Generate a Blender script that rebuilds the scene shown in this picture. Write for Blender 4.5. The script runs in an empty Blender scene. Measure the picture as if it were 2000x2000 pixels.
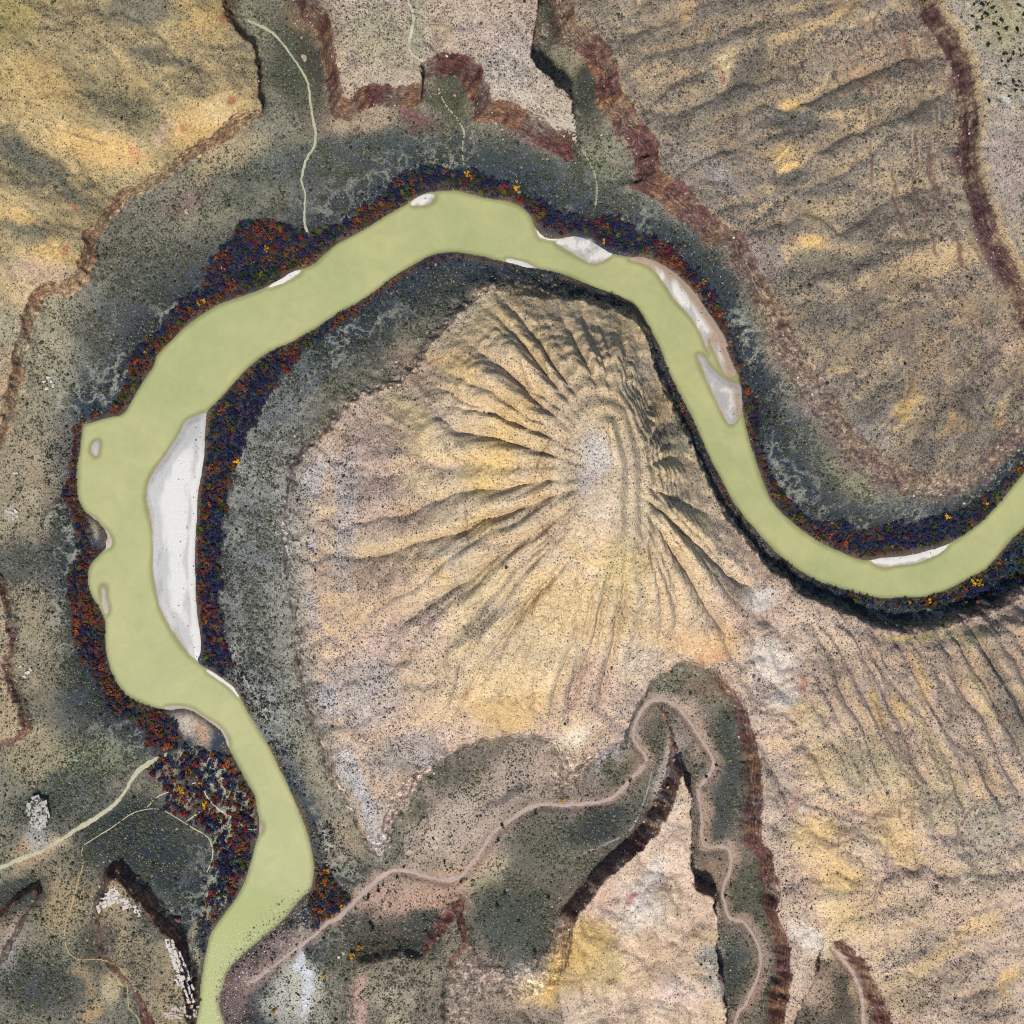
import bpy, math, random
import numpy as np

# ------------------------------------------------------------------ camera, sky, sun, exposure
random.seed(7)
rng = np.random.default_rng(11)
scene = bpy.context.scene
col = scene.collection
CAM_H = 1500.0            # drone height above the water (m)
MPP = 0.5                 # metres per photo pixel at water level
NU, NV = 450.0, 1000.0    # photo pixel straight under the camera
CX, CY = (NU - 1000) * MPP, (1000 - NV) * MPP

cam_d = bpy.data.cameras.new('camera')
cam = bpy.data.objects.new('camera', cam_d)
col.objects.link(cam)
cam.location = (CX, CY, CAM_H)
cam.rotation_euler = (0, 0, 0)
cam_d.sensor_width = 36
cam_d.lens = 36 * CAM_H / 1000.0
cam_d.shift_x = (1000 - NU) / 2000.0
cam_d.shift_y = (NV - 1000) / 2000.0
cam_d.clip_start = 1
cam_d.clip_end = 20000
scene.camera = cam

SUN_AZ, SUN_EL = 200.0, 56.0      # compass bearing the light comes from, elevation
world = bpy.data.worlds.new('World')
scene.world = world
world.use_nodes = True
wn = world.node_tree
sky = wn.nodes.new('ShaderNodeTexSky')
sky.sky_type = 'NISHITA'
sky.sun_disc = False
sky.sun_elevation = math.radians(SUN_EL)
sky.sun_rotation = math.radians(SUN_AZ)
wn.links.new(sky.outputs[0], wn.nodes['Background'].inputs[0])
wn.nodes['Background'].inputs[1].default_value = 0.085
sun_d = bpy.data.lights.new('sun', 'SUN')
sun_d.energy = 2.9
sun_d.angle = math.radians(4)
sun_d.color = (1.0, 0.965, 0.9)
sun = bpy.data.objects.new('sun', sun_d)
col.objects.link(sun)
sun.rotation_euler = (math.radians(90 - SUN_EL), 0, math.radians(180 - SUN_AZ))
scene.cycles.use_denoising = False
scene.cycles.filter_width = 1.15
scene.view_settings.view_transform = 'Standard'
scene.view_settings.look = 'None'
scene.view_settings.gamma = 1
scene.view_settings.use_curve_mapping = False
scene.view_settings.exposure = 0.95

# ------------------------------------------------------------------ helpers
K = 0.3623   # photo pixels per pixel of the survey tiles the outlines were read from
ALB = 0.62   # photo colour -> base colour


def T(ox, oy, pts):
    return [(ox + x * K, oy + y * K) for x, y in pts]


def T1(p): return T(0, 0, p)
def T2(p): return T(650, 0, p)
def T3(p): return T(1300, 0, p)
def T4(p): return T(0, 650, p)
def T5(p): return T(650, 650, p)
def T6(p): return T(1300, 650, p)
def T7(p): return T(0, 1300, p)
def T8(p): return T(650, 1300, p)
def T9(p): return T(1300, 1300, p)


def lin(c):
    c = np.asarray(c, float) / 255.0
    return np.where(c <= 0.04045, c / 12.92, ((c + 0.055) / 1.055) ** 2.4)


def A(r, g, b):
    return lin((r, g, b)) * ALB * np.array([0.985, 0.975, 0.97])


def ground(pts, z=0.0):
    """photo pixels -> metres on the level z"""
    p = np.asarray(pts, float)
    f = (CAM_H - z) / CAM_H
    x = CX + ((p[:, 0] - 1000) * MPP - CX) * f
    y = CY + ((1000 - p[:, 1]) * MPP - CY) * f
    return np.stack([x, y], 1)


def to_px(x, y, z):
    f = CAM_H / (CAM_H - z)
    return 1000 + (CX + (x - CX) * f) / MPP, 1000 - (CY + (y - CY) * f) / MPP


def chaikin(p, n=2, closed=True):
    p = np.asarray(p, float)
    for _ in range(n):
        q = np.roll(p, -1, 0) if closed else p[1:]
        b = p if closed else p[:-1]
        r = np.empty((len(b) * 2, 2))
        r[0::2] = b * 0.75 + q * 0.25
        r[1::2] = b * 0.25 + q * 0.75
        if not closed:
            r = np.vstack([p[:1], r, p[-1:]])
        p = r
    return p


_tabs = {}


def vnoise(x, y, seed):
    t = _tabs.get(seed)
    if t is None:
        t = np.random.default_rng(seed + 1000).random((256, 256)).astype(np.float32)
        _tabs[seed] = t
    xi = np.floor(x).astype(np.int64)
    yi = np.floor(y).astype(np.int64)
    fx = (x - xi).astype(np.float32)
    fy = (y - yi).astype(np.float32)
    fx = fx * fx * (3 - 2 * fx)
    fy = fy * fy * (3 - 2 * fy)
    a, b = xi & 255, yi & 255
    a1, b1 = (a + 1) & 255, (b + 1) & 255
    return (t[b, a] * (1 - fx) + t[b, a1] * fx) * (1 - fy) + (t[b1, a] * (1 - fx) + t[b1, a1] * fx) * fy


def fbm(x, y, wl, octv=4, seed=0, gain=0.5, ridged=False):
    s = 0.0
    amp, tot = 1.0, 0.0
    f = 1.0 / wl
    ca, sa = math.cos(0.6), math.sin(0.6)
    for i in range(octv):
        n = vnoise(x * f + 17.3 * i, y * f + 5.1 * i, seed + i)
        if ridged:
            n = 1 - np.abs(2 * n - 1)
        s = s + amp * n
        tot += amp
        amp *= gain
        f *= 2.03
        x, y = x * ca - y * sa, x * sa + y * ca
    return s / tot


def sstep(a, b, x):
    t = np.clip((x - a) / (b - a), 0, 1)
    return t * t * (3 - 2 * t)


# coarse survey lattice for the distance fields
LO, HI, DC = -680.0, 680.0, 2.5
NC = int((HI - LO) / DC) + 1
_ax = np.linspace(LO, HI, NC).astype(np.float32)
GX, GY = np.meshgrid(_ax, _ax)


def sdf_poly(poly):
    """signed distance (m), positive inside, on the coarse lattice"""
    p = np.asarray(poly, np.float32)
    q = np.roll(p, -1, 0)
    d2 = np.full(GX.shape, 1e12, np.float32)
    inside = np.zeros(GX.shape, bool)
    for (ax, ay), (bx, by) in zip(p, q):
        ex, ey = bx - ax, by - ay
        l2 = ex * ex + ey * ey
        if l2 < 1e-9:
            continue
        wx, wy = GX - ax, GY - ay
        t = np.clip((wx * ex + wy * ey) * (1 / l2), 0, 1)
        dx, dy = wx - ex * t, wy - ey * t
        np.minimum(d2, dx * dx + dy * dy, out=d2)
        if abs(ey) > 1e-9:
            c = ((ay > GY) != (by > GY)) & (GX < (GY - ay) * (ex / ey) + ax)
            inside ^= c
    d = np.sqrt(d2)
    return np.where(inside, d, -d)


def dist_line(line):
    p = np.asarray(line, np.float32)
    d2 = np.full(GX.shape, 1e12, np.float32)
    for (ax, ay), (bx, by) in zip(p[:-1], p[1:]):
        ex, ey = bx - ax, by - ay
        l2 = ex * ex + ey * ey + 1e-9
        wx, wy = GX - ax, GY - ay
        t = np.clip((wx * ex + wy * ey) * (1 / l2), 0, 1)
        dx, dy = wx - ex * t, wy - ey * t
        np.minimum(d2, dx * dx + dy * dy, out=d2)
    return np.sqrt(d2)


def lookup(grid, x, y, lo=LO, d=DC):
    n = grid.shape[0]
    fx = np.clip((x - lo) / d, 0, n - 1.001)
    fy = np.clip((y - lo) / d, 0, n - 1.001)
    xi = fx.astype(np.int64)
    yi = fy.astype(np.int64)
    fx = (fx - xi).astype(np.float32)
    fy = (fy - yi).astype(np.float32)
    return (grid[yi, xi] * (1 - fx) + grid[yi, xi + 1] * fx) * (1 - fy) + (grid[yi + 1, xi] * (1 - fx) + grid[yi + 1, xi + 1] * fx) * fy


# ------------------------------------------------------------------ survey outlines (photo pixels)
outer_bank = ([(2700, 200), (2200, 700)] +
    T6([(1932, 755), (1850, 855), (1780, 945), (1700, 1025), (1620, 1085), (1540, 1130), (1480, 1160), (1400, 1185), (1330, 1205), (1240, 1215), (1150, 1220), (1080, 1232), (1000, 1205), (930, 1175), (850, 1145), (760, 1085), (680, 1020), (610, 955), (560, 890), (530, 820), (505, 750), (485, 690), (460, 610), (440, 540), (425, 480), (412, 400), (407, 310), (387, 220), (352, 150), (312, 60), (285, 0)]) +
    T3([(345, 1890), (310, 1800), (230, 1690), (150, 1570), (60, 1480), (0, 1440)]) +
    T2([(1740, 1410), (1660, 1385), (1600, 1385), (1500, 1370), (1440, 1340), (1360, 1300), (1290, 1280), (1220, 1290), (1160, 1290), (1120, 1270), (1090, 1230), (1080, 1190), (1050, 1140), (1000, 1105), (930, 1080), (860, 1075), (780, 1060), (700, 1035), (640, 1025), (570, 1030), (500, 1040), (440, 1065), (390, 1105), (310, 1150), (240, 1190), (160, 1240), (80, 1285)]) +
    T1([(1800, 1320), (1740, 1380), (1690, 1430), (1600, 1455), (1500, 1515), (1420, 1555), (1300, 1600), (1180, 1640), (1080, 1700), (1000, 1760), (930, 1830), (870, 1890)]) +
    T4([(840, 138), (830, 180), (780, 250), (740, 310), (700, 380), (670, 440), (600, 455), (540, 470), (480, 490), (445, 500), (440, 560), (430, 640), (415, 720), (415, 800), (415, 870), (430, 920), (460, 965), (500, 990), (560, 1050), (590, 1100), (580, 1150), (540, 1190), (490, 1240), (470, 1300), (470, 1360), (500, 1430), (540, 1490), (570, 1560), (565, 1640), (570, 1720), (590, 1800), (620, 1870)]) +
    T7([(660, 138), (700, 170), (780, 210), (860, 235), (900, 235), (960, 225), (1040, 240), (1110, 290), (1180, 330), (1215, 380), (1230, 440), (1270, 510), (1300, 570), (1340, 640), (1380, 710), (1385, 780), (1400, 850), (1400, 900), (1370, 980), (1350, 1060), (1330, 1140), (1290, 1230), (1230, 1310), (1170, 1390), (1130, 1450), (1110, 1550), (1090, 1650), (1075, 1750), (1070, 1850), (1050, 1932)]) +
    [(370, 2100), (350, 2600)])
inner_bank = ([(420, 2600), (445, 2100)] +
    T7([(1215, 1932), (1190, 1870), (1180, 1800), (1200, 1740), (1230, 1640), (1300, 1570), (1400, 1480), (1480, 1420), (1560, 1340), (1620, 1260), (1680, 1210), (1695, 1100), (1680, 980), (1650, 880), (1610, 780), (1570, 680), (1520, 580), (1460, 450), (1400, 350), (1340, 260), (1290, 160), (1250, 110), (1180, 60), (1120, 20)]) +
    T4([(1060, 1775), (1075, 1700), (1062, 1600), (1050, 1500), (1045, 1350), (1040, 1200), (1045, 1080), (1055, 980), (1055, 900), (1065, 820), (1085, 720), (1095, 600), (1100, 480), (1120, 420), (1170, 370), (1220, 320), (1300, 230), (1380, 150), (1470, 90), (1560, 60), (1640, 10)]) +
    T1([(1720, 1760), (1800, 1700), (1870, 1660)]) +
    T2([(138, 1630), (230, 1570), (300, 1510), (380, 1460), (460, 1410), (540, 1370), (630, 1358), (720, 1365), (800, 1380), (880, 1400), (950, 1415), (1030, 1435), (1100, 1450), (1200, 1465), (1300, 1500), (1400, 1550), (1500, 1590), (1580, 1620), (1630, 1650), (1670, 1700), (1720, 1790), (1770, 1880)]) +
    T6([(0, 170), (40, 260), (100, 370), (150, 470), (200, 580), (240, 680), (300, 790), (350, 890), (420, 990), (480, 1060), (560, 1150), (640, 1220), (720, 1280), (820, 1340), (920, 1370), (1020, 1400), (1100, 1420), (1180, 1435), (1280, 1425), (1380, 1430), (1450, 1410), (1540, 1380), (1640, 1320), (1720, 1280), (1790, 1210), (1850, 1130), (1932, 1050)]) +
    [(2200, 830), (2700, 350)])
RIVER = chaikin(ground(outer_bank + inner_bank), 1)

# tablelands: outline of the rim in the photo, height of the rim
P1 = T1([(1240, -300), (1240, 0), (1270, 110), (1330, 170), (1390, 270), (1400, 400), (1420, 600), (1300, 660), (1150, 770), (1000, 870), (850, 980), (660, 1050), (610, 1130), (500, 1270), (490, 1380), (460, 1480), (380, 1560), (220, 1590), (170, 1700), (140, 1850)]) + T4([(110, 100), (90, 250), (60, 400), (20, 560), (-60, 700), (-700, 900)]) + [(-900, -900), (450, -900)]
P2 = [(600, -900)] + T1([(1640, -300), (1640, 0), (1740, 120), (1780, 280), (1800, 450), (1830, 545)]) + T2([(100, 560), (200, 500), (300, 488), (410, 500), (515, 485), (518, 350), (600, 325), (700, 330), (770, 390), (810, 480), (820, 590), (900, 585), (1000, 610), (1100, 655), (1200, 720), (1330, 785), (1325, 680), (1320, 490), (1240, 420), (1150, 340), (1110, 280), (1125, 100), (1140, 0), (1140, -300)]) + [(1060, -900)]
P3 = [(1095, -900)] + T2([(1230, -300), (1230, 0), (1245, 190), (1340, 190), (1430, 260), (1470, 380), (1480, 520), (1560, 600), (1580, 680), (1640, 710), (1690, 800), (1690, 920), (1670, 965), (1800, 1020), (1900, 1110)]) + T3([(40, 1060), (120, 1130), (230, 1220), (300, 1270), (390, 1290), (450, 1400), (510, 1540), (560, 1680), (640, 1800)]) + T6([(600, 0), (690, 130), (760, 260), (840, 380), (910, 480), (1000, 570), (1060, 680), (1200, 780), (1350, 850), (1500, 880), (1700, 840), (1830, 760), (1932, 660)]) + [(2300, 600), (2900, 100), (2900, -900)]
P4 = [(1810, -900)] + T3([(1465, -200), (1475, 0), (1560, 120), (1650, 260), (1690, 450), (1715, 560), (1712, 800), (1755, 950), (1800, 1100), (1850, 1230), (1940, 1340), (2200, 1700), (2700, 1900)]) + [(2900, 600), (2900, -900)]
east_rim = T6([(0, 245), (35, 340), (90, 450), (150, 570), (200, 690), (250, 800), (300, 900), (360, 990), (430, 1070), (490, 1140), (580, 1240), (690, 1330), (730, 1375), (850, 1440), (1000, 1510), (1150, 1560), (1300, 1590), (1500, 1560), (1700, 1510), (1850, 1440), (1932, 1390)])
P5 = (east_rim + [(2300, 1000), (2900, 800), (2900, 2900), (1720, 2900), (1720, 2100)] +
    T9([(1180, 1932), (1130, 1780), (1080, 1650), (1000, 1560), (935, 1500), (870, 1510), (830, 1590), (850, 1680), (780, 1800), (730, 1932)]) + [(1555, 2200), (1510, 2200)] +
    T9([(600, 1932), (620, 1800), (650, 1690), (650, 1540), (610, 1440), (560, 1320), (585, 1250), (575, 1150), (545, 1020), (480, 990), (470, 900), (478, 700), (462, 460), (432, 330), (392, 200), (330, 115), (270, 45), (180, 0), (80, 5), (0, 55)]) +
    T8([(1850, 50), (1770, 90), (1720, 150), (1680, 220), (1640, 300), (1600, 430), (1500, 480), (1400, 570), (1290, 660), (1215, 695), (1222, 600), (1190, 450), (1120, 400), (950, 390), (800, 420), (620, 510), (450, 680), (340, 850), (300, 980), (270, 1040)]) +
    T7([(1990, 980), (1880, 800), (1790, 600), (1710, 400), (1655, 200), (1600, 0)]) +
    T4([(1610, 1650), (1570, 1400), (1525, 1150), (1530, 1000), (1560, 740), (1640, 600), (1780, 500)]) +
    T5([(50, 400), (150, 310), (330, 250), (420, 180), (490, 60), (600, -60)]) +
    T2([(700, 1650), (780, 1560), (850, 1520), (950, 1520), (1100, 1570), (1250, 1590), (1400, 1620), (1560, 1650), (1640, 1690), (1700, 1770)]))
P6 = T8([(1812, 260), (1860, 360), (1872, 480), (1840, 640), (1795, 750), (1755, 830), (1650, 950), (1570, 1040), (1480, 1120), (1390, 1200), (1320, 1300), (1240, 1390), (1190, 1560), (1120, 1630), (990, 1690), (880, 1680), (800, 1620), (735, 1520), (660, 1620), (620, 1760), (600, 1932), (600, 2300)]) + [(880, 2900), (1430, 2900), (1430, 2100)] + T9([(365, 1932), (350, 1730), (320, 1650), (290, 1560), (300, 1480), (310, 1350), (300, 1220), (190, 1180), (160, 1080), (160, 900), (160, 690), (120, 560), (72, 370), (25, 270)])
P7 = T8([(690, 1285), (640, 1330), (560, 1440), (465, 1555), (300, 1540), (110, 1595), (85, 1750), (85, 1932), (85, 2300), (620, 2300), (620, 1760), (650, 1610), (735, 1510), (715, 1420)])
P8 = T7([(560, 1130), (640, 1108), (720, 1180), (800, 1260), (860, 1330), (905, 1400), (970, 1455), (1010, 1550), (1040, 1680), (1055, 1800), (1050, 1932), (1040, 2300), (860, 2300), (760, 1900), (640, 1700), (520, 1560), (480, 1420), (510, 1280)])
P9 = [(-900, 1180)] + T4([(-40, 1300), (20, 1420), (50, 1550), (60, 1700), (30, 1790)]) + T7([(60, 90), (100, 200), (140, 340), (110, 395), (0, 440)]) + [(-900, 1500)]
P10 = T7([(150, 730), (200, 700), (260, 720), (275, 820), (235, 890), (180, 885), (145, 810)])
P11 = T7([(-600, 1500), (-100, 1430), (0, 1330), (100, 1250), (200, 1190), (215, 1240), (150, 1330), (90, 1460), (30, 1600), (-200, 1800), (-700, 1900)])

# name: outline, rim height, talus height, talus width, cliff width, top slope, top rise, cliff colour
PLATS = {
    'P1': (P1, 26, 13, 34, 7, 0.18, 36, A(168, 138, 104)),
    'P2': (P2, 62, 20, 24, 6, 0.05, 10, A(104, 66, 62)),
    'P3': (P3, 46, 18, 30, 10, 0.20, 58, A(112, 78, 72)),
    'P5': (P5, 34, 20, 20, 5, 0.13, 16, A(112, 78, 70)),
    'P6': (P6, 34, 10, 13, 6, 0.11, 18, A(108, 74, 68)),
    'P7': (P7, 19, 11, 26, 7, 0.08, 8, A(112, 70, 66)),
    'P8': (P8, 26, 9, 12, 7, 0.05, 5, A(96, 60, 54)),
    'P9': (P9, 15, 9, 18, 5, 0.2, 14, A(132, 96, 84)),
    'P10': (P10, 12, 5, 9, 3, 0.0, 1, A(108, 74, 66)),
    'P11': (P11, 20, 8, 12, 5, 0.1, 8, A(118, 88, 72)),
}
S = {k: sdf_poly(ground(v[0], v[1])) for k, v in PLATS.items()}
S['P4'] = sdf_poly(ground(P4, 130))
S['river'] = sdf_poly(RIVER)

# dry washes, tracks and trails: (name, label, line, width m, colour)
wash_gorge = T7([(1330, 1725), (1450, 1640), (1580, 1540), (1700, 1450), (1780, 1370)]) + T8([(0, 1390), (150, 1240), (240, 1150), (320, 1100), (410, 1105), (500, 1135), (580, 1155), (650, 1160), (720, 1110), (800, 1000), (870, 890), (960, 830), (1040, 775), (1120, 742), (1250, 755), (1420, 740), (1480, 728), (1550, 680), (1600, 620), (1650, 570), (1690, 530)])
wash_bend = T8([(1695, 520), (1685, 480), (1640, 430), (1612, 370), (1640, 280), (1690, 205), (1720, 182), (1800, 180), (1870, 240)]) + T9([(0, 180), (70, 220), (150, 330), (220, 440), (270, 520), (240, 590), (172, 660)])
wash_lower = T9([(172, 660), (200, 820), (190, 980), (250, 985), (340, 968), (362, 1050), (335, 1150), (300, 1205), (320, 1290), (340, 1375), (420, 1370), (480, 1460), (520, 1560), (500, 1680), (450, 1780), (430, 1840), (370, 1880), (372, 2100)])
wash_side = T9([(905, 1508), (960, 1590), (1020, 1660), (1060, 1780), (1070, 1932), (1075, 2100)])
wash_north = T1([(1330, 110), (1430, 150), (1500, 200), (1550, 270), (1600, 340), (1660, 430), (1670, 520), (1685, 640), (1705, 720), (1700, 790), (1650, 850), (1630, 940), (1620, 980), (1650, 1050), (1640, 1130), (1640, 1220), (1670, 1270)])
wash_plateau = T2([(395, -40), (410, 20), (440, 70), (430, 160), (405, 250), (420, 290), (470, 325), (515, 350)])
wash_alcove = T2([(570, 470), (600, 560), (680, 650), (715, 720), (690, 820), (710, 900)])
wash_right = T2([(1340, 800), (1390, 880), (1430, 1000), (1420, 1100), (1400, 1170)])
road_west = T7([(-80, 1130), (0, 1090), (120, 1040), (270, 980), (400, 890), (520, 820), (620, 750), (680, 670), (720, 590), (780, 540), (860, 490), (915, 475)])
stream = T8([(1725, 540), (1705, 650), (1665, 770), (1640, 830), (1600, 900), (1500, 950), (1400, 990), (1335, 1020)])
trail_a = T7([(450, 970), (540, 910), (610, 870), (700, 800), (790, 770), (880, 775), (950, 820), (1000, 850), (1060, 890), (1110, 910), (1140, 950), (1150, 1010), (1140, 1070), (1110, 1120)])
trail_b = T7([(790, 768), (850, 700), (920, 680), (950, 660)])
trail_c = T7([(1000, 845), (1060, 800), (1110, 770), (1170, 775)])
trail_d = T7([(450, 975), (435, 1010), (455, 1060), (420, 1160), (395, 1270), (350, 1400), (345, 1480), (370, 1560), (430, 1590), (520, 1580), (600, 1600), (670, 1640), (690, 1750), (690, 1850), (730, 1880), (760, 1932), (780, 2050)])
trail_e = T7([(1030, 640), (1090, 620), (1100, 690), (1170, 775), (1240, 810), (1310, 860), (1340, 890), (1395, 880)])
trail_f = T7([(1300, 40), (1350, 130), (1400, 230), (1470, 330)])
ROUTES = [
    ('dry_wash', 'pinkish dry wash winding from the gorge down to the river mouth', wash_gorge, 3.1, A(180, 160, 150)),
    ('dry_wash', 'pale dry wash rounding the head of the pink tongue of rock', wash_bend, 2.6, A(178, 160, 150)),
    ('dry_wash', 'narrow dry wash on the floor of the southern gorge', wash_lower, 2.5, A(176, 158, 148)),
    ('dry_wash', 'short dry wash in the small blind gorge', wash_side, 2.8, A(178, 160, 148)),
    ('dry_wash', 'pale greenish dry wash leaving the broad northern side canyon', wash_north, 2.0, A(176, 178, 146)),
    ('dry_wash', 'pale dry wash on the tableland ending at the alcove brink', wash_plateau, 1.9, A(196, 186, 160)),
    ('dry_wash', 'faint dry wash below the round alcove', wash_alcove, 1.5, A(172, 172, 138)),
    ('dry_wash', 'faint gravel wash below the slot canyon', wash_right, 2.0, A(158, 162, 134)),
    ('dirt_road', 'pale sandy track running up to the tamarisk thicket', road_west, 3.6, A(190, 184, 152)),
    ('dry_wash', 'bluish white salty wash at the foot of the dark red cliff', stream, 1.2, A(152, 150, 150)),
    ('footpath', 'thin pale footpath crossing the dark scrub flat', trail_a, 0.8, A(205, 190, 150)),
    ('footpath', 'thin footpath branch to the yellow cottonwoods', trail_b, 0.8, A(205, 190, 150)),
    ('footpath', 'thin footpath link inside the thicket', trail_c, 0.9, A(208, 196, 160)),
    ('footpath', 'thin yellowish footpath winding past the white ledges', trail_d, 0.8, A(190, 168, 112)),
    ('footpath', 'pale footpath through the thicket to the bank', trail_e, 1.1, A(214, 202, 170)),
    ('footpath', 'faint footpath on the bank below the peninsula', trail_f, 0.7, A(180, 172, 150)),
]
S['wash'] = np.minimum.reduce([dist_line(ground(l, 4)) for l in (wash_gorge, wash_bend, wash_lower, wash_side)])

# riverside thickets
bank_T1a = T1([(700, 1932), (710, 1900), (850, 1790), (930, 1700), (980, 1620), (1080, 1570), (1110, 1440), (1150, 1380), (1230, 1300), (1290, 1190), (1400, 1180), (1530, 1200), (1640, 1260), (1750, 1230), (1850, 1190), (1932, 1180), (1932, 1245), (1800, 1320), (1740, 1380), (1690, 1430), (1600, 1455), (1500, 1515), (1420, 1555), (1300, 1600), (1180, 1640), (1080, 1700), (1000, 1760), (930, 1830), (870, 1890), (840, 1932)])
bank_T1b = T2([(138, 1130), (250, 1080), (330, 970), (400, 910), (500, 905), (620, 925), (720, 930), (780, 930), (900, 980), (1000, 1040), (1150, 1100), (1280, 1150), (1400, 1180), (1530, 1170), (1620, 1230), (1700, 1270), (1700, 1385), (1600, 1370), (1500, 1350), (1420, 1290), (1320, 1240), (1240, 1270), (1140, 1220), (1090, 1180), (1050, 1140), (1000, 1105), (930, 1080), (860, 1075), (780, 1060), (700, 1035), (640, 1025), (570, 1030), (440, 1065), (390, 1105), (310, 1150), (240, 1190), (138, 1240)])
bank_T1c = T2([(1700, 1270), (1750, 1290), (1880, 1330)]) + T3([(0, 1310), (100, 1390), (180, 1480), (260, 1590), (300, 1680), (350, 1800), (400, 1932)]) + T6([(400, 150), (440, 300), (490, 380), (500, 500), (510, 620), (550, 720), (560, 890), (530, 820), (505, 750), (485, 690), (460, 610), (440, 540), (425, 480), (412, 400), (407, 310), (387, 220), (352, 150), (312, 60), (285, 0)]) + T3([(310, 1800), (230, 1690), (150, 1570), (60, 1480), (0, 1440)]) + T2([(1740, 1410)])
bank_T1d = T6([(550, 720), (600, 830), (680, 930), (800, 1000), (950, 1040), (1080, 1060), (1230, 1040), (1350, 1020), (1480, 980), (1600, 930), (1700, 890), (1800, 820), (1932, 700), (1932, 755), (1850, 855), (1780, 945), (1700, 1025), (1620, 1085), (1540, 1110), (1480, 1130), (1400, 1150), (1320, 1170), (1220, 1185), (1150, 1190), (1080, 1220), (1000, 1205), (930, 1175), (850, 1145), (760, 1085), (680, 1020), (610, 955), (560, 890)])
bank_T2 = T4([(710, 130), (700, 220), (650, 320), (600, 420), (500, 450), (430, 470), (398, 540), (380, 680), (375, 780), (345, 880), (365, 980), (410, 1080), (430, 1180), (395, 1260), (365, 1350), (375, 1480), (385, 1600), (425, 1720), (495, 1850), (540, 1920)]) + T7([(600, 220), (690, 290), (770, 360), (790, 440), (900, 470), (960, 450), (985, 380), (940, 310), (880, 250), (780, 215), (700, 170), (660, 138)]) + T4([(620, 1870), (590, 1800), (570, 1720), (565, 1640), (570, 1560), (540, 1490), (500, 1430), (470, 1360), (470, 1300), (490, 1240), (540, 1190), (560, 1150), (490, 1170), (470, 1000), (430, 920), (415, 870), (415, 800), (415, 720), (430, 640), (440, 560), (445, 500), (480, 490), (540, 470), (600, 455), (670, 440), (700, 380), (740, 310), (780, 250), (830, 180), (840, 138)])
bank_T3 = T7([(950, 460), (1000, 430), (1080, 440), (1130, 440), (1190, 510), (1290, 600), (1378, 720), (1390, 850), (1370, 980), (1330, 1130), (1250, 1240), (1170, 1360), (1085, 1390), (1080, 1300), (1130, 1150), (1160, 1020), (1110, 900), (1000, 840), (900, 760), (920, 690), (820, 600), (800, 560), (880, 500)])
bank_T4 = T4([(1110, 480), (1180, 370), (1300, 240), (1470, 100), (1640, 20)]) + T1([(1720, 1765), (1870, 1665), (1932, 1640), (1932, 1680), (1870, 1720), (1760, 1800), (1690, 1850)]) + T4([(1640, 90), (1560, 190), (1500, 270), (1390, 410), (1320, 560), (1270, 700), (1240, 830), (1220, 960), (1190, 1080), (1180, 1220), (1180, 1400), (1190, 1560), (1220, 1700), (1270, 1800), (1200, 1840), (1120, 1800), (1090, 1720), (1065, 1500), (1055, 1200), (1070, 980), (1080, 820), (1105, 600)])
bank_T5 = T6([(560, 1160), (640, 1228), (720, 1288), (820, 1348), (920, 1378), (1020, 1408), (1180, 1445), (1280, 1435), (1380, 1438), (1450, 1420), (1540, 1390), (1640, 1330), (1720, 1290), (1790, 1220), (1850, 1140), (1932, 1060), (1932, 1370), (1850, 1420), (1700, 1480), (1500, 1470), (1400, 1500), (1300, 1470), (1150, 1470), (1000, 1440), (850, 1380), (730, 1310), (640, 1250)])
bank_T6 = T6([(0, 178), (40, 268), (100, 378), (150, 478), (200, 588), (240, 688), (300, 798), (350, 898), (420, 998), (480, 1068), (450, 1070), (400, 1020), (330, 920), (280, 830), (215, 700), (170, 600), (120, 500), (70, 400), (10, 290), (0, 260)])
bank_T7 = T7([(1700, 1100), (1760, 1090), (1840, 1200), (1900, 1240), (1850, 1310), (1720, 1420), (1680, 1400), (1660, 1290), (1700, 1200)])
bank_T8 = T2([(138, 1635), (300, 1518), (460, 1418), (630, 1366), (720, 1372), (700, 1395), (640, 1390), (480, 1435), (320, 1540), (160, 1650)])

# ------------------------------------------------------------------ terrain heights
STEP = 1.07
fine = np.arange(-545, 545.01, STEP)
g = STEP
out = []
c = fine[-1]
while c < 5200:
    g *= 1.22
    c += g
    out.append(c)
out = np.array(out)
axis = np.concatenate([-out[::-1] + (fine[0] + fine[-1]), fine, out])
NA = len(axis)
X, Y = np.meshgrid(axis, axis)
X = X.astype(np.float32)
Y = Y.astype(np.float32)
xe, ye = np.clip(X, -640, 640), np.clip(Y, -640, 640)
CREST = ground([(1190, 830), (1205, 900), (1200, 960), (1190, 1030)], 120)


def aniso(x, y, ang, across, along, seed, octv=3):
    a = math.radians(ang)
    u = x * math.cos(a) + y * math.sin(a)
    v = -x * math.sin(a) + y * math.cos(a)
    return 1.08 - fbm(u / along, v / across, 1.0, octv, seed, 0.42, True)


def crest_polar(x, y):
    best = np.full(x.shape, 1e9, np.float32)
    th = np.zeros(x.shape, np.float32)
    for (ax, ay), (bx, by) in zip(CREST[:-1], CREST[1:]):
        ex, ey = bx - ax, by - ay
        t = np.clip(((x - ax) * ex + (y - ay) * ey) / (ex * ex + ey * ey), 0, 1)
        d = np.hypot(x - ax - ex * t, y - ay - ey * t)
        best = np.minimum(best, d)
    mx, my = CREST.mean(0)
    best = best * (1 - 0.30 * sstep(10, 140, mx - x))
    th = np.arctan2((y - my) * 0.72, x - mx)
    return best, th


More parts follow.
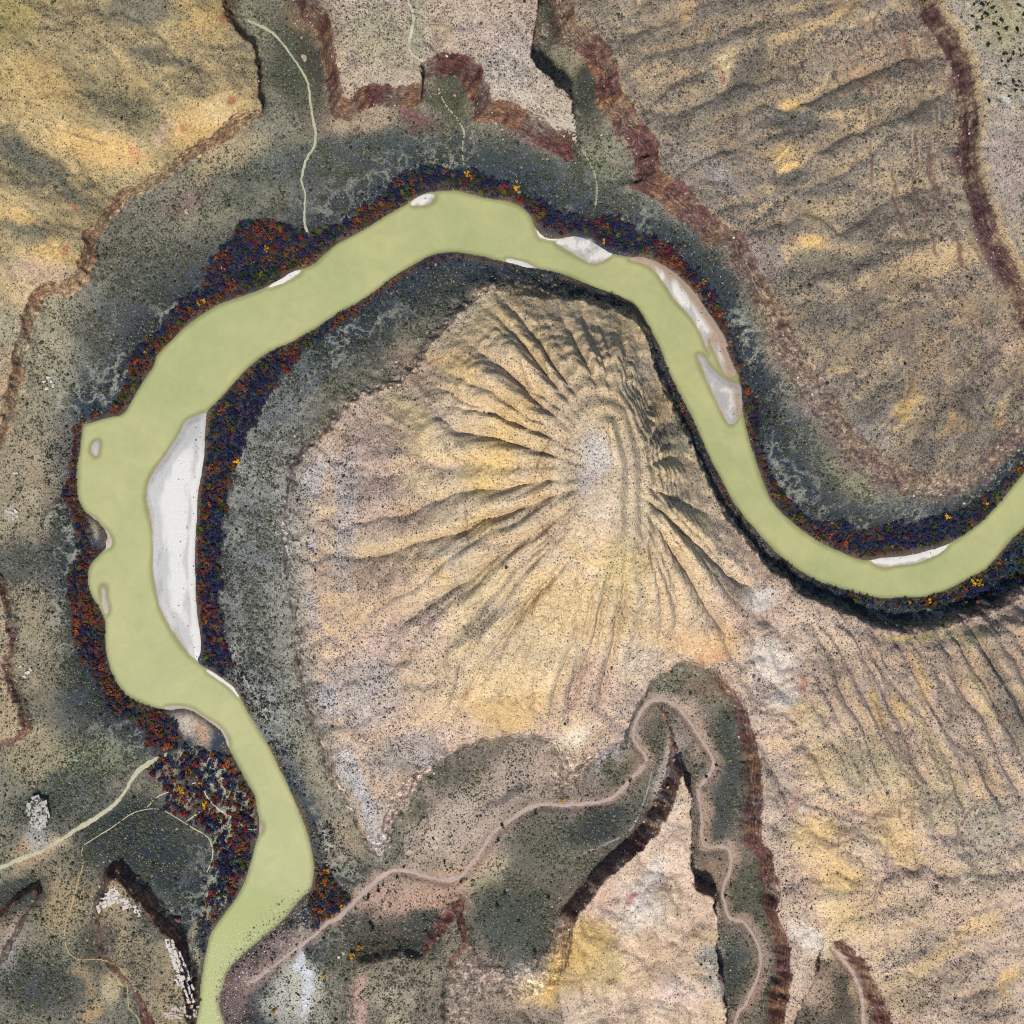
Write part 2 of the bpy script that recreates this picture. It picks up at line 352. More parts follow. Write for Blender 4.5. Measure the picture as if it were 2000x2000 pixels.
# rounded hills: centre, half axes (photo px at water level), turn, height
KNOLLS = [(1500, 320, 75, 45, 0, 9), (1560, 490, 60, 38, -8, 8), (1410, 150, 34, 80, 28, 8), (1740, 800, 40, 80, 25, 8), (1820, 830, 34, 70, 22, 7), (1620, 220, 90, 30, -15, 7), (1700, 640, 130, 34, -28, 8), (1480, 90, 36, 90, 24, 7), (1640, 560, 120, 30, -18, 6), (1780, 500, 110, 32, -20, 6),
          (390, 230, 150, 60, -22, 12), (190, 270, 150, 50, 18, 10), (370, 40, 110, 60, 15, 9), (90, 480, 90, 60, -10, 9), (60, 150, 130, 80, 10, 9), (60, 400, 70, 30, 15, 6),
          (1560, 1400, 80, 60, 0, 9), (1600, 1500, 90, 60, 20, 8), (1600, 1640, 80, 50, 0, 9), (1640, 1710, 80, 46, -10, 9), (1740, 1600, 70, 70, 20, 10), (1720, 1500, 60, 80, 20, 8), (1660, 1790, 90, 40, -20, 8), (1380, 1255, 110, 40, 5, 7), (1000, 1390, 120, 55, -5, 8), (1090, 1850, 80, 70, 0, 9), (1230, 1760, 60, 60, 0, 6), (1300, 1640, 40, 80, 20, 6), (1340, 1880, 50, 60, 0, 6), (1480, 1540, 50, 90, 0, 6), (820, 825, 40, 75, -28, 7), (900, 700, 60, 50, 30, 7)]


def terrain(x, y):
    n_big = fbm(x, y, 130, 4, 1) - 0.5
    n_mid = fbm(x, y, 34, 4, 7) - 0.5
    n_fin = fbm(x, y, 7, 3, 13) - 0.5
    blocky = fbm(x, y, 16, 3, 19, 0.6, True) - 0.6
    vary = fbm(x, y, 60, 3, 23)
    ut, vt = 1000 + x / MPP, 1000 - y / MPP
    dr = lookup(S['river'], x, y) + n_fin * 1.2 + n_mid * 1.6
    z = np.where(dr > 0, -0.3 - np.minimum(dr * 0.16, 3.0), 0.0)
    d = np.maximum(-dr, 0)
    bank = 0.25 + np.minimum(d * 0.45, 1.6) + np.minimum(d * 0.035, 6)
    dwash = lookup(S['wash'], x, y)
    flat = bank + (n_mid * 1.6 + n_fin * 0.35) * sstep(4, 30, d)
    z = np.where(dr > 0, z, flat)
    cl = np.zeros(x.shape, np.float32)
    cid = np.zeros(x.shape, np.int8)
    inside = {}
    for i, (k, (poly, rim, tal, tw, cw, tops, topm, cc)) in enumerate(PLATS.items()):
        s = lookup(S[k], x, y)
        s = s + blocky * 5.0 + n_fin * 4.0 + n_mid * (2.0 if k == 'P10' else 7.0)
        ch = rim - tal
        cw = cw * (0.5 + 1.0 * vary)
        if k == 'P1':
            cw = cw * (1 - 0.75 * sstep(470, 500, ut))
        if k == 'P3':
            f = 1 - 0.72 * sstep(430, 800, vt)
            ch = ch * f
            tal = tal * (1 - 0.15 * sstep(500, 900, vt))
            cw = cw + 10 * sstep(450, 750, vt)
        if k == 'P6':
            lobe = sstep(1115, 1070, ut) * sstep(1770, 1800, vt)
            ch = ch * (1 - 0.75 * lobe)
            cw = cw + 22 * lobe
            tw = tw + 14 * lobe
        if k == 'P5':
            west = sstep(900, 760, ut) * sstep(1750, 1600, vt)
            north = sstep(640, 560, vt) * sstep(1330, 1230, ut)
            tw = tw - 8 + 56 * west + 12 * north
            tal = tal + 6 * west
            ch = ch - 8 * np.maximum(west, north)
            east = sstep(1230, 1290, ut) * sstep(1330, 1250, vt)
            ch = ch * (1 - 0.35 * east)
            bowl = sstep(1240, 1200, ut) * sstep(1420, 1480, vt) * sstep(700, 740, ut)
            tw = tw + 22 * bowl
            cw = cw + 10 * bowl
        ramp = np.clip(1 + s / tw, 0, 1)
        prof = tal * (0.35 * ramp + 0.65 * ramp * ramp)
        q = np.clip(s / cw, 0, 1)
        steps = 0.5 * q + 0.5 * (np.floor(q * 4) + sstep(0.55, 1.0, q * 4 - np.floor(q * 4))) / 4
        prof = prof + ch * steps
        prof = prof + np.minimum(np.maximum(s - cw, 0) * tops, topm)
        mu = np.where((s > -2.5) & (s < cw + 1.0), 1.0, 0.0) * sstep(0.5, 2.5, ch)
        sel = (prof > z) & (ramp > 0.001) & (dr < 0)
        prof = prof + np.where(s < 0, n_fin * 0.8 * ramp + n_mid * 2.0 * ramp, 0)
        z = np.where(sel, prof, z)
        cl = np.where(sel, mu, cl)
        cid = np.where(sel, i + 1, cid)
        inside[k] = s
    # upper escarpment on the right
    s4 = lookup(S['P4'], x, y) + blocky * 4 + n_fin * 2.5
    q = np.clip(s4 / 9, -0.9, 1)
    st = np.clip(q, 0, 1)
    z = z + 22 * (0.4 * st + 0.6 * (np.floor(st * 3) + sstep(0.5, 1, st * 3 - np.floor(st * 3))) / 3)
    inside['P4'] = s4
    m4 = np.where((s4 > -2) & (s4 < 7), 1.0, 0.0)
    cl = np.maximum(cl, m4)
    cid = np.where(m4 > 0, 20, cid)
    # ridges and gullies
    up3 = sstep(4, 40, inside['P3']) * sstep(6, -30, s4)
    warp = n_mid * 20
    r_a = aniso(x + warp, y + warp, 24, 44, 150, 31, 2)
    r_b = aniso(x + warp, y + warp, 62, 26, 120, 37)
    mixb = sstep(520, 760, vt)
    z = z + up3 * ((r_a * (1 - mixb) + r_b * mixb) - 0.62) * 14
    kn = 0.0
    for (ku, kv, ka, kb, kang, kh) in KNOLLS:
        ca_, sa_ = math.cos(math.radians(kang)), math.sin(math.radians(kang))
        du, dv = ut - ku, vt - kv
        p_, q_ = du * ca_ + dv * sa_, -du * sa_ + dv * ca_
        kn = kn + kh * np.exp(-((p_ / ka) ** 2 + (q_ / kb) ** 2) * 1.2)
    z = z + kn * (dr < 0)
    up1 = sstep(3, 30, inside['P1'])
    r_c = aniso(x + warp, y + warp, -32, 36, 150, 43)
    z = z + up1 * (r_c - 0.6) * 3
    up5 = sstep(2, 26, inside['P5'])
    rb, th = crest_polar(x, y)
    hb = np.clip(1 - rb / 200, 0, 1)
    tw_ = th + (n_big * 0.22 + n_mid * 0.05)
    ct, st_ = np.cos(tw_), np.sin(tw_)
    spur = np.abs(2 * vnoise(ct * 5.5 + 40 + rb / 140, st_ * 5.5 + 9, 51) - 1) ** 0.7
    spur2 = np.abs(2 * vnoise(ct * 11.0 + 90, st_ * 11.0 + 31 + rb / 90, 52) - 1) ** 0.8
    mid = sstep(0.1, 0.4, 1 - hb) * sstep(0.02, 0.3, hb)
    up5b = sstep(-2, 70, inside['P5'])
    z = z + up5b * (80 * hb ** 1.2 + mid * ((spur - 0.5) * 19 + (spur2 - 0.5) * 8))
    # ledges ringing the butte
    zt = z / 9.0
    zl = (np.floor(zt) + sstep(0.25, 0.95, zt - np.floor(zt))) * 9.0
    z = z + (zl - z) * (0.38 + 0.4 * sstep(0.55, 0.75, hb)) * sstep(0.05, 0.25, hb) * up5 * sstep(40, 70, z)
    se = sstep(1330, 1480, ut) * sstep(1130, 1220, vt) * up5
    fins = aniso(x + warp * 0.6, y + warp * 0.6, -66, 17, 110, 61)
    r_d = aniso(x + warp, y + warp, 24, 26, 110, 67)
    lowse = sstep(1640, 1760, vt)
    fin_m = se * sstep(1500, 1640, ut) * sstep(1600, 1480, vt)
    z = z + fin_m * (fins - 0.6) * 13
    z = z + se * (1 - fin_m) * ((r_d - 0.6) * 4 * lowse + (1 - lowse) * (0.4 - fbm(x, y, 40, 4, 71, 0.5, True)) * 18)
    z = z + se * sstep(1500, 2100, ut) * 26
    up6 = sstep(3, 24, inside['P6'])
    z = z + up6 * (0.4 - fbm(x, y, 46, 4, 77, 0.5, True)) * 15
    land = sstep(2, 12, d)
    z = z + land * (n_big * 3 * sstep(20, 45, z) + n_mid * 2.4 * sstep(12, 30, z) + n_fin * 0.9 * sstep(4, 15, z))
    rough = fbm(x, y, 3.6, 2, 83) - 0.5
    z = z + land * rough * (0.35 + 2.6 * cl + 0.5 * sstep(15, 40, z))
    # washes lie in a cut
    wf = 0.55 * sstep(8, 2.0, dwash) * sstep(0.1, 2.0, d)
    bed = 1.0 + np.minimum(d * 0.006, 3.0)
    z = np.where(z < 16, z + (bed - z) * wf, z)
    return z, cl, cid, inside, d, dr, rb, hb


Z, CL, CID, INS, DLAND, DRIV, RB, HB = terrain(xe, ye)
Z = Z.astype(np.float32)
# running water: fill pits, route flow downhill, cut gullies where it gathers
import heapq
i_lo = int(np.searchsorted(axis, fine[0] - 1e-6))
i_hi = i_lo + len(fine)


def blur(a, n=1):
    for _ in range(n):
        p = np.pad(a, 1, mode='edge')
        a = (p[1:-1, 1:-1] * 4 + (p[2:, 1:-1] + p[:-2, 1:-1] + p[1:-1, 2:] + p[1:-1, :-2]) * 2 + p[2:, 2:] + p[2:, :-2] + p[:-2, 2:] + p[:-2, :-2]) / 16
    return a


def drain(h):
    ny, nx = h.shape
    flat = h.ravel().astype(float).tolist()
    n = ny * nx
    rec = [-1] * n
    done = bytearray(n)
    heap = []
    order = []
    for i in range(n):
        y, x = divmod(i, nx)
        if y == 0 or x == 0 or y == ny - 1 or x == nx - 1 or flat[i] < -0.2:
            heap.append((flat[i], i))
            done[i] = 1
    heapq.heapify(heap)
    pop, push = heapq.heappop, heapq.heappush
    nb = (-1, 1, -nx, nx, -nx - 1, -nx + 1, nx - 1, nx + 1)
    while heap:
        e, i = pop(heap)
        order.append(i)
        y, x = divmod(i, nx)
        if y == 0 or x == 0 or y == ny - 1 or x == nx - 1:
            cand = [i + d for d in nb if 0 <= i + d < n and abs((i + d) % nx - x) <= 1]
        else:
            cand = [i + d for d in nb]
        for j in cand:
            if not done[j]:
                done[j] = 1
                rec[j] = i
                ej = flat[j]
                push(heap, (ej if ej > e + 1e-4 else e + 1e-4, j))
    acc = [1.0] * n
    for i in reversed(order):
        k = rec[i]
        if k >= 0:
            acc[k] += acc[i]
    return np.array(acc).reshape(ny, nx)


sub = slice(i_lo, i_hi, 2)
hs = Z[sub, sub].copy()
hs = hs + (fbm(X[sub, sub], Y[sub, sub], 5, 2, 91) - 0.5) * 0.6
acc1 = drain(hs)
up_s = sstep(15, 24, hs)
cut = np.clip(np.log2(1 + acc1 / 14.0), 0, 8)
c1_ = blur(cut, 1)
c3_ = blur(cut, 6)
carve = (0.75 * c1_ + 1.5 * c3_) * up_s * (1 - 0.45 * lookup(sstep(-5, 20, S['P1']), X[sub, sub], Y[sub, sub])) * (1 - 0.4 * sstep(0.15, 0.4, HB[sub, sub]))
LOs, Ds = float(fine[0]), float(fine[2] - fine[0])
inb = (np.abs(X) < 545) & (np.abs(Y) < 545)
CUT = np.where(inb, lookup(c1_.astype(np.float32), X, Y, LOs, Ds), 0) * sstep(15, 24, Z)
Z = (Z - np.where(inb, lookup(carve.astype(np.float32), X, Y, LOs, Ds), 0) * 0.62 + 1.2 * sstep(15, 24, Z)).astype(np.float32)

NXg = np.gradient(Z, axis, axis=1)
NYg = np.gradient(Z, axis, axis=0)
U, V = to_px(X, Y, Z)


def zat(x, y):
    """height of the terrain surface at points (m)"""
    x = np.atleast_1d(np.asarray(x, float))
    y = np.atleast_1d(np.asarray(y, float))
    ix = np.clip(np.searchsorted(axis, x) - 1, 0, NA - 2)
    iy = np.clip(np.searchsorted(axis, y) - 1, 0, NA - 2)
    fx = (x - axis[ix]) / (axis[ix + 1] - axis[ix])
    fy = (y - axis[iy]) / (axis[iy + 1] - axis[iy])
    return (Z[iy, ix] * (1 - fx) + Z[iy, ix + 1] * fx) * (1 - fy) + (Z[iy + 1, ix] * (1 - fx) + Z[iy + 1, ix + 1] * fx) * fy


def resample(p, step):
    p = np.asarray(p, float)
    d = np.concatenate([[0], np.cumsum(np.hypot(*np.diff(p, axis=0).T))])
    t = np.arange(0, d[-1], step)
    return np.stack([np.interp(t, d, p[:, 0]), np.interp(t, d, p[:, 1])], 1)


def land_at(pts, it=12):
    """photo pixels -> points on the terrain"""
    p = np.asarray(pts, float)
    z = np.full(len(p), 8.0)
    for _ in range(it):
        w = ground2(p, z)
        z = 0.5 * z + 0.5 * zat(w[:, 0], w[:, 1])
    w = ground2(p, z)
    return np.column_stack([w, zat(w[:, 0], w[:, 1])])


def ground2(p, z):
    f = (CAM_H - z) / CAM_H
    x = CX + ((p[:, 0] - 1000) * MPP - CX) * f
    y = CY + ((1000 - p[:, 1]) * MPP - CY) * f
    return np.stack([x, y], 1)


# ------------------------------------------------------------------ what the ground is made of
wx = (fbm(X, Y, 22, 3, 101) - 0.5) * 46
wy = (fbm(X, Y, 22, 3, 107) - 0.5) * 46
UW, VW = U + wx, V + wy
BASE = np.empty(X.shape + (3,), np.float32)
BASE[:] = A(132, 126, 108)
DEN = np.full(X.shape, 0.55, np.float32)     # scrub cover
TINT = np.zeros(X.shape, np.float32)         # 0 slate .. 1 purple grey


def mix(mask, c, den=None, tint=None):
    m = mask[..., None].astype(np.float32)
    BASE[:] = BASE * (1 - m) + np.asarray(c, np.float32) * m
    if den is not None:
        DEN[:] = DEN * (1 - mask) + den * mask
    if tint is not None:
        TINT[:] = TINT * (1 - mask) + tint * mask


def ins(k, a=-1, b=5):
    return sstep(a, b, INS[k])


def E(cx, cy, rx, ry, ang, c, a=0.9, den=None, soft=0.7, tint=None):
    """patch of ground; centre and radii read off the photo at 1932 px width"""
    s = 2000 / 1932
    cx, cy, rx, ry = cx * s, cy * s, rx * s * 1.28, ry * s * 1.28
    t = math.radians(ang)
    R = max(rx, ry) * 1.15 + 30
    rows = np.where((np.abs(V - cy).min(1) < R))[0]
    cols = np.where((np.abs(U - cx).min(0) < R))[0]
    if len(rows) == 0 or len(cols) == 0:
        return
    sl = (slice(rows[0], rows[-1] + 1), slice(cols[0], cols[-1] + 1))
    dx, dy = UW[sl] - cx, VW[sl] - cy
    p = dx * math.cos(t) + dy * math.sin(t)
    q = -dx * math.sin(t) + dy * math.cos(t)
    m = sstep(1.0, 1 - soft, np.sqrt((p / rx) ** 2 + (q / ry) ** 2)) * a
    BASE[sl] = BASE[sl] * (1 - m[..., None]) + np.asarray(c, np.float32) * m[..., None]
    if den is not None:
        DEN[sl] = DEN[sl] * (1 - m) + den * m
    if tint is not None:
        TINT[sl] = TINT[sl] * (1 - m) + tint * m


mask_poly_cache = {}


def soft_poly(pts, feather, z=3):
    s = sdf_poly(ground(pts, z))
    return sstep(-feather, feather, lookup(s, xe, ye) + wx * 0.12)


GOLD, PGOLD, PINK, WHITE = A(214, 178, 116), A(224, 198, 148), A(204, 174, 152), A(226, 216, 202)
TAN, MAUVE, SLATE, OLIVE = A(188, 166, 132), A(158, 142, 134), A(92, 98, 94), A(150, 148, 108)
RED, SAND = A(168, 96, 74), A(222, 219, 212)

mix(ins('P1'), A(162, 145, 106), 0.5, 0.2)
mix(ins('P2'), A(180, 163, 144), 0.62, 0.6)
mix(ins('P3'), A(158, 142, 121), 0.62, 0.6)
mix(ins('P4', 4, 14), A(164, 152, 134), 0.45, 0.6)
mix(ins('P5'), A(192, 168, 150), 0.5, 0.7)
mix(sstep(0.08, 0.35, HB) * ins('P5'), A(208, 185, 152), 0.3, 0.4)
mix(ins('P6'), A(212, 186, 160), 0.16, 0.5)
mix(ins('P7'), A(168, 154, 128), 0.6, 0.3)
mix(ins('P8'), A(150, 134, 106), 0.55, 0.3)
mix(ins('P9'), A(176, 156, 124), 0.4, 0.3)
mix(ins('P11'), A(160, 140, 112), 0.5, 0.3)
# aspect: scrub on the cool north-east slopes, bare gold soil on the warm south-west ones
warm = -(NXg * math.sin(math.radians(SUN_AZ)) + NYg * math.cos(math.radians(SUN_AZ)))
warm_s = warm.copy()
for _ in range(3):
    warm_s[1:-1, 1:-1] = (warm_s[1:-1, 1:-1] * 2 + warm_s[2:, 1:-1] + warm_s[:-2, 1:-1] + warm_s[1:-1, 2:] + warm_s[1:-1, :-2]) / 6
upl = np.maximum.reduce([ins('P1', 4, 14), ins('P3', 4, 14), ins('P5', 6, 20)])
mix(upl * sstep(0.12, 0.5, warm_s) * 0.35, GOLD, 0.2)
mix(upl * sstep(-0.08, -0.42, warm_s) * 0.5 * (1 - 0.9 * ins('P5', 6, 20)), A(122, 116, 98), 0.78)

# scrub gathers along the gullies
mix(sstep(1.6, 4.5, CUT) * (1 - CL) * (0.45 - 0.2 * ins('P5')), A(130, 122, 104), 0.85)
mix(sstep(0.9, 0.25, CUT) * sstep(20, 30, Z) * (1 - CL) * 0.2 * (1 - 0.7 * ins('P3')), PGOLD, 0.15)
# valley floor: dark scrub towards the water
near = sstep(85, 18, DLAND) * (1 - sstep(8, 16, Z))
mix(near * 0.97, A(68, 76, 84), 1.0, 0.0)
gorge = sstep(1330, 1420, V) * sstep(640, 720, U) * (Z < 22) * sstep(40, 60, DLAND)
mix(gorge * 0.65, A(110, 100, 90), 0.65, 0.2)
westside = sstep(150, 60, U) * sstep(560, 620, V) * sstep(1380, 1300, V)
mix(westside * 0.7, A(172, 156, 126), 0.5, 0.2)
# peninsula flanks
penw = sstep(640, 560, U) * (DRIV < 0) * sstep(430, 470, U) * sstep(640, 700, V) * sstep(1560, 1400, V)
mix(penw * 0.8, A(150, 148, 138), 0.8, 0.2)

exec_patches = [
    # top left hills
    (385, 225, 95, 48, -22, GOLD, 0.85, 0.12), (410, 205, 45, 26, -20, PGOLD, 0.7, 0.05), (190, 275, 95, 34, 18, GOLD, 0.85, 0.12), (60, 160, 110, 70, 10, A(196, 164, 104), 0.6, 0.3),
    (370, 35, 70, 42, 20, A(200, 168, 104), 0.7, 0.2), (270, 20, 95, 32, 5, A(112, 112, 100), 0.8, 0.8), (300, 112, 60, 26, 8, A(118, 114, 96), 0.8, 0.75), (40, 290, 80, 34, 30, A(96, 98, 88), 0.85, 0.85),
    (120, 355, 100, 26, 30, A(104, 104, 90), 0.8, 0.85), (60, 430, 60, 26, 15, A(104, 104, 90), 0.7, 0.8), (100, 480, 52, 36, -10, GOLD, 0.8, 0.1), (40, 405, 42, 18, 15, GOLD, 0.8, 0.1), (70, 520, 80, 40, 0, PINK, 0.6, 0.25),
    (425, 38, 10, 16, 0, RED, 0.6, 0.1), (440, 192, 12, 8, -30, RED, 0.8, 0.05), (343, 238, 9, 6, 0, RED, 0.7, 0.05), (150, 388, 14, 10, 30, RED, 0.7, 0.1), (130, 468, 8, 14, 0, RED, 0.7, 0.1), (247, 300, 12, 22, 20, A(206, 150, 110), 0.7, 0.1), (300, 250, 14, 26, 30, PINK, 0.6, 0.1),
    (20, 30, 60, 60, 0, A(160, 146, 80), 0.6, 0.4), (210, 180, 140, 30, 35, A(128, 122, 92), 0.6, 0.7), (470, 60, 30, 60, -10, A(160, 158, 126), 0.6, 0.6),
    # shelf beneath the top left rim
    (430, 290, 90, 36, -30, A(178, 160, 122), 0.75, 0.5), (350, 370, 70, 30, -20, A(140, 116, 104), 0.6, 0.8), (250, 480, 80, 60, -40, A(116, 112, 96), 0.7, 0.9), (60, 660, 90, 140, 0, A(170, 160, 128), 0.8, 0.5), (80, 870, 80, 120, 0, A(176, 158, 126), 0.85, 0.45), (40, 560, 60, 40, 0, A(206, 176, 130), 0.7, 0.2),
    # north valley
    (560, 120, 50, 110, -15, A(88, 92, 76), 0.75, 0.8), (600, 40, 40, 60, -30, A(150, 128, 96), 0.7, 0.5), (620, 220, 40, 60, 0, A(110, 84, 80), 0.4, 0.7), (690, 230, 70, 26, 0, A(172, 152, 128), 0.85, 0.4), (790, 230, 40, 30, 10, A(128, 84, 82), 0.8, 0.6), (860, 170, 45, 60, -20, A(110, 110, 84), 0.7, 0.6),
    (1000, 255, 80, 22, 20, A(124, 92, 86), 0.6, 0.6), (1105, 180, 26, 70, 0, A(72, 80, 70), 0.7, 0.8), (1190, 260, 40, 22, 30, A(150, 132, 106), 0.7, 0.5), (700, 300, 200, 50, -5, A(92, 100, 94), 0.6, 0.95), (1000, 320, 140, 50, 10, A(100, 108, 98), 0.6, 0.95), (480, 330, 90, 60, -30, A(104, 110, 98), 0.7, 0.95), (1130, 330, 30, 60, 10, A(140, 146, 110), 0.6, 0.5),
    # tableland in the north
    (950, 60, 90, 60, 0, A(190, 166, 150), 0.6, 0.7), (960, 130, 60, 60, 30, A(196, 186, 176), 0.5, 0.75), (720, 70, 80, 60, 0, A(178, 168, 132), 0.6, 0.75), (1020, 190, 80, 30, 15, A(196, 180, 156), 0.7, 0.5), (790, 60, 18, 60, 0, A(150, 156, 120), 0.5, 0.5), (840, 70, 18, 60, 5, A(176, 152, 116), 0.5, 0.5), (1120, 120, 40, 24, 15, A(182, 158, 132), 0.7, 0.4), (1180, 70, 70, 60, 0, A(146, 138, 122), 0.5, 0.8),
    # right hand slopes
    (1372, 122, 20, 44, 28, PGOLD, 0.9, 0.05), (1362, 142, 9, 8, 0, RED, 0.7, 0.05), (1300, 22, 24, 34, 20, A(204, 166, 112), 0.8, 0.2), (1345, 55, 18, 40, 25, A(208, 170, 120), 0.7, 0.2), (1483, 297, 48, 26, 0, GOLD, 0.95, 0.08), (1488, 306, 30, 14, 0, A(226, 184, 116), 0.8, 0.03), (1500, 208, 32, 12, 5, GOLD, 0.8, 0.1), (1536, 458, 34, 20, -8, GOLD, 0.95, 0.08),
    (1495, 456, 9, 9, 0, A(188, 132, 104), 0.8, 0.05), (1448, 70, 20, 60, 22, PGOLD, 0.55, 0.2), (1585, 25, 44, 24, -20, A(196, 168, 118), 0.7, 0.3), (1550, 400, 60, 22, -20, A(190, 164, 120), 0.6, 0.3), (1711, 761, 22, 44, 25, GOLD, 0.85, 0.12), (1788, 796, 16, 36, 20, GOLD, 0.8, 0.12), (1820, 806, 14, 26, 20, GOLD, 0.8, 0.12), (1886, 780, 14, 36, 20, GOLD, 0.7, 0.15),
    (1763, 680, 22, 70, 25, A(206, 172, 130), 0.7, 0.2), (1820, 590, 56, 34, 25, A(206, 170, 120), 0.7, 0.2), (1880, 640, 50, 30, 30, PINK, 0.5, 0.2), (1700, 560, 24, 30, 30, PGOLD, 0.5, 0.2), (1640, 120, 40, 60, 40, A(190, 150, 110), 0.5, 0.3), (1720, 90, 40, 70, -25, A(182, 148, 118), 0.5, 0.3),
    (1500, 236, 80, 18, 4, A(88, 92, 92), 0.85, 0.95), (1606, 200, 70, 18, -14, A(98, 100, 90), 0.8, 0.9), (1490, 332, 70, 12, -12, A(92, 94, 90), 0.8, 0.9), (1720, 220, 90, 22, 0, A(112, 104, 92), 0.7, 0.85), (1396, 168, 80, 20, -40, A(104, 100, 94), 0.75, 0.9), (1430, 100, 80, 16, -55, A(110, 102, 98), 0.7, 0.9), (1340, 90, 18, 60, 25, A(106, 106, 96), 0.7, 0.85),
    (1560, 360, 100, 16, 2, A(118, 110, 96), 0.7, 0.85), (1560, 500, 110, 26, -12, A(108, 104, 92), 0.75, 0.9), (1650, 430, 90, 18, -15, A(118, 110, 96), 0.7, 0.85), (1720, 620, 120, 22, -28, A(116, 106, 100), 0.75, 0.9), (1560, 600, 60, 26, 20, A(116, 112, 100), 0.7, 0.8), (1640, 560, 120, 20, -20, A(120, 112, 100), 0.7, 0.85), (1740, 860, 60, 26, -50, A(108, 104, 98), 0.7, 0.9), (1850, 720, 24, 90, 25, A(124, 110, 104), 0.6, 0.85), (1660, 760, 26, 70, 30, A(134, 124, 112), 0.6, 0.8), (1330, 210, 20, 80, 15, A(160, 156, 130), 0.6, 0.5),
    (1360, 330, 60, 26, 40, A(176, 166, 160), 0.7, 0.6), (1290, 300, 50, 30, 45, A(186, 172, 156), 0.7, 0.6), (1440, 480, 36, 70, -25, A(174, 160, 152), 0.6, 0.6), (1650, 820, 60, 20, 40, A(190, 182, 172), 0.5, 0.5), (1700, 880, 110, 26, 20, A(180, 158, 132), 0.5, 0.6), (1490, 700, 40, 110, -25, A(160, 150, 128), 0.6, 0.6), (1600, 900, 70, 30, 35, A(164, 158, 118), 0.5, 0.7),
    (1890, 30, 50, 70, 0, A(166, 158, 116), 0.7, 0.35), (1895, 190, 18, 10, 20, A(206, 206, 192), 0.8, 0.1), (1900, 300, 40, 100, 0, A(172, 152, 142), 0.7, 0.4), (1760, 300, 60, 40, 0, A(150, 138, 112), 0.5, 0.6),
    # butte
    (1130, 850, 24, 60, 10, A(206, 200, 196), 0.7, 0.3), (1140, 960, 40, 60, 0, A(222, 204, 178), 0.7, 0.15), (1120, 1010, 60, 30, 0, A(222, 196, 160), 0.7, 0.15), (1090, 900, 36, 90, 5, A(176, 160, 136), 0.7, 0.5), (1115, 905, 18, 30, 0, A(172, 164, 160), 0.6, 0.5), (1040, 1000, 30, 40, 0, A(190, 158, 128), 0.5, 0.4), (1020, 900, 20, 90, 8, A(196, 166, 122), 0.6, 0.3),
    (790, 800, 28, 55, -28, PGOLD, 0.9, 0.08), (750, 760, 30, 40, -30, A(178, 164, 118), 0.6, 0.4), (860, 690, 50, 34, 30, GOLD, 0.85, 0.15), (880, 660, 40, 60, 30, A(214, 182, 128), 0.6, 0.2), (940, 600, 60, 40, 10, PGOLD, 0.8, 0.15), (1000, 560, 60, 30, 10, A(206, 180, 140), 0.6, 0.3), (1150, 600, 70, 60, 20, A(206, 186, 152), 0.7, 0.25), (1190, 680, 40, 80, 10, A(200, 182, 142), 0.6, 0.25), (1050, 640, 60, 60, 10, A(206, 178, 130), 0.5, 0.3), (980, 770, 60, 60, 10, GOLD, 0.6, 0.2), (930, 860, 50, 80, 5, A(218, 182, 112), 0.7, 0.15), (770, 955, 30, 20, 20, GOLD, 0.85, 0.1),
    (900, 990, 50, 30, 0, GOLD, 0.6, 0.2), (920, 1100, 60, 40, -30, PGOLD, 0.75, 0.15), (800, 1065, 40, 24, -10, A(214, 186, 130), 0.7, 0.2), (830, 1090, 24, 14, 0, GOLD, 0.7, 0.1), (1040, 1180, 60, 70, 10, PGOLD, 0.7, 0.15), (1020, 1120, 50, 60, 0, GOLD, 0.5, 0.15), (1090, 1150, 40, 70, 0, A(222, 190, 140), 0.7, 0.12), (1180, 1060, 60, 60, 0, A(206, 184, 128), 0.6, 0.25), (1240, 970, 70, 60, 0, A(222, 202, 160), 0.7, 0.15), (1300, 1000, 50, 50, 20, PGOLD, 0.6, 0.15), (1260, 880, 50, 34, -10, A(222, 196, 146), 0.7, 0.15), (1270, 810, 50, 20, -35, A(112, 112, 92), 0.7, 0.8), (1290, 840, 40, 16, -20, A(140, 136, 116), 0.7, 0.6), (1270, 955, 60, 12, -30, A(140, 132, 110), 0.7, 0.6), (1240, 760, 40, 50, 10, GOLD, 0.5, 0.2),
    (1160, 780, 50, 60, 0, A(210, 182, 134), 0.6, 0.2), (1100, 620, 90, 50, 5, A(212, 188, 146), 0.7, 0.15), (1010, 660, 40, 70, 15, A(218, 188, 136), 0.6, 0.12), (1200, 620, 50, 60, 15, A(210, 186, 142), 0.7, 0.12), (1130, 700, 60, 60, 0, A(214, 188, 142), 0.6, 0.15), (780, 700, 60, 50, -30, A(180, 152, 132), 0.7, 0.6), (690, 880, 70, 120, 0, A(182, 158, 150), 0.75, 0.6), (740, 960, 90, 60, 10, A(178, 150, 136), 0.6, 0.65), (720, 1100, 90, 60, -10, A(184, 156, 138), 0.7, 0.6), (760, 1200, 110, 60, -20, A(190, 160, 146), 0.7, 0.6), (650, 980, 30, 150, 3, A(176, 172, 170), 0.6, 0.75), (690, 1300, 70, 80, 0, A(168, 164, 160), 0.7, 0.8), (850, 1280, 60, 50, 0, A(186, 166, 140), 0.6, 0.6), (880, 1180, 50, 60, 30, PGOLD, 0.5, 0.3), (960, 1290, 110, 45, -10, PGOLD, 0.8, 0.12), (950, 1350, 90, 40, 0, GOLD, 0.8, 0.12), (985, 1325, 60, 24, 0, A(226, 190, 128), 0.6, 0.05), (880, 1312, 12, 10, 20, RED, 0.7, 0.05),
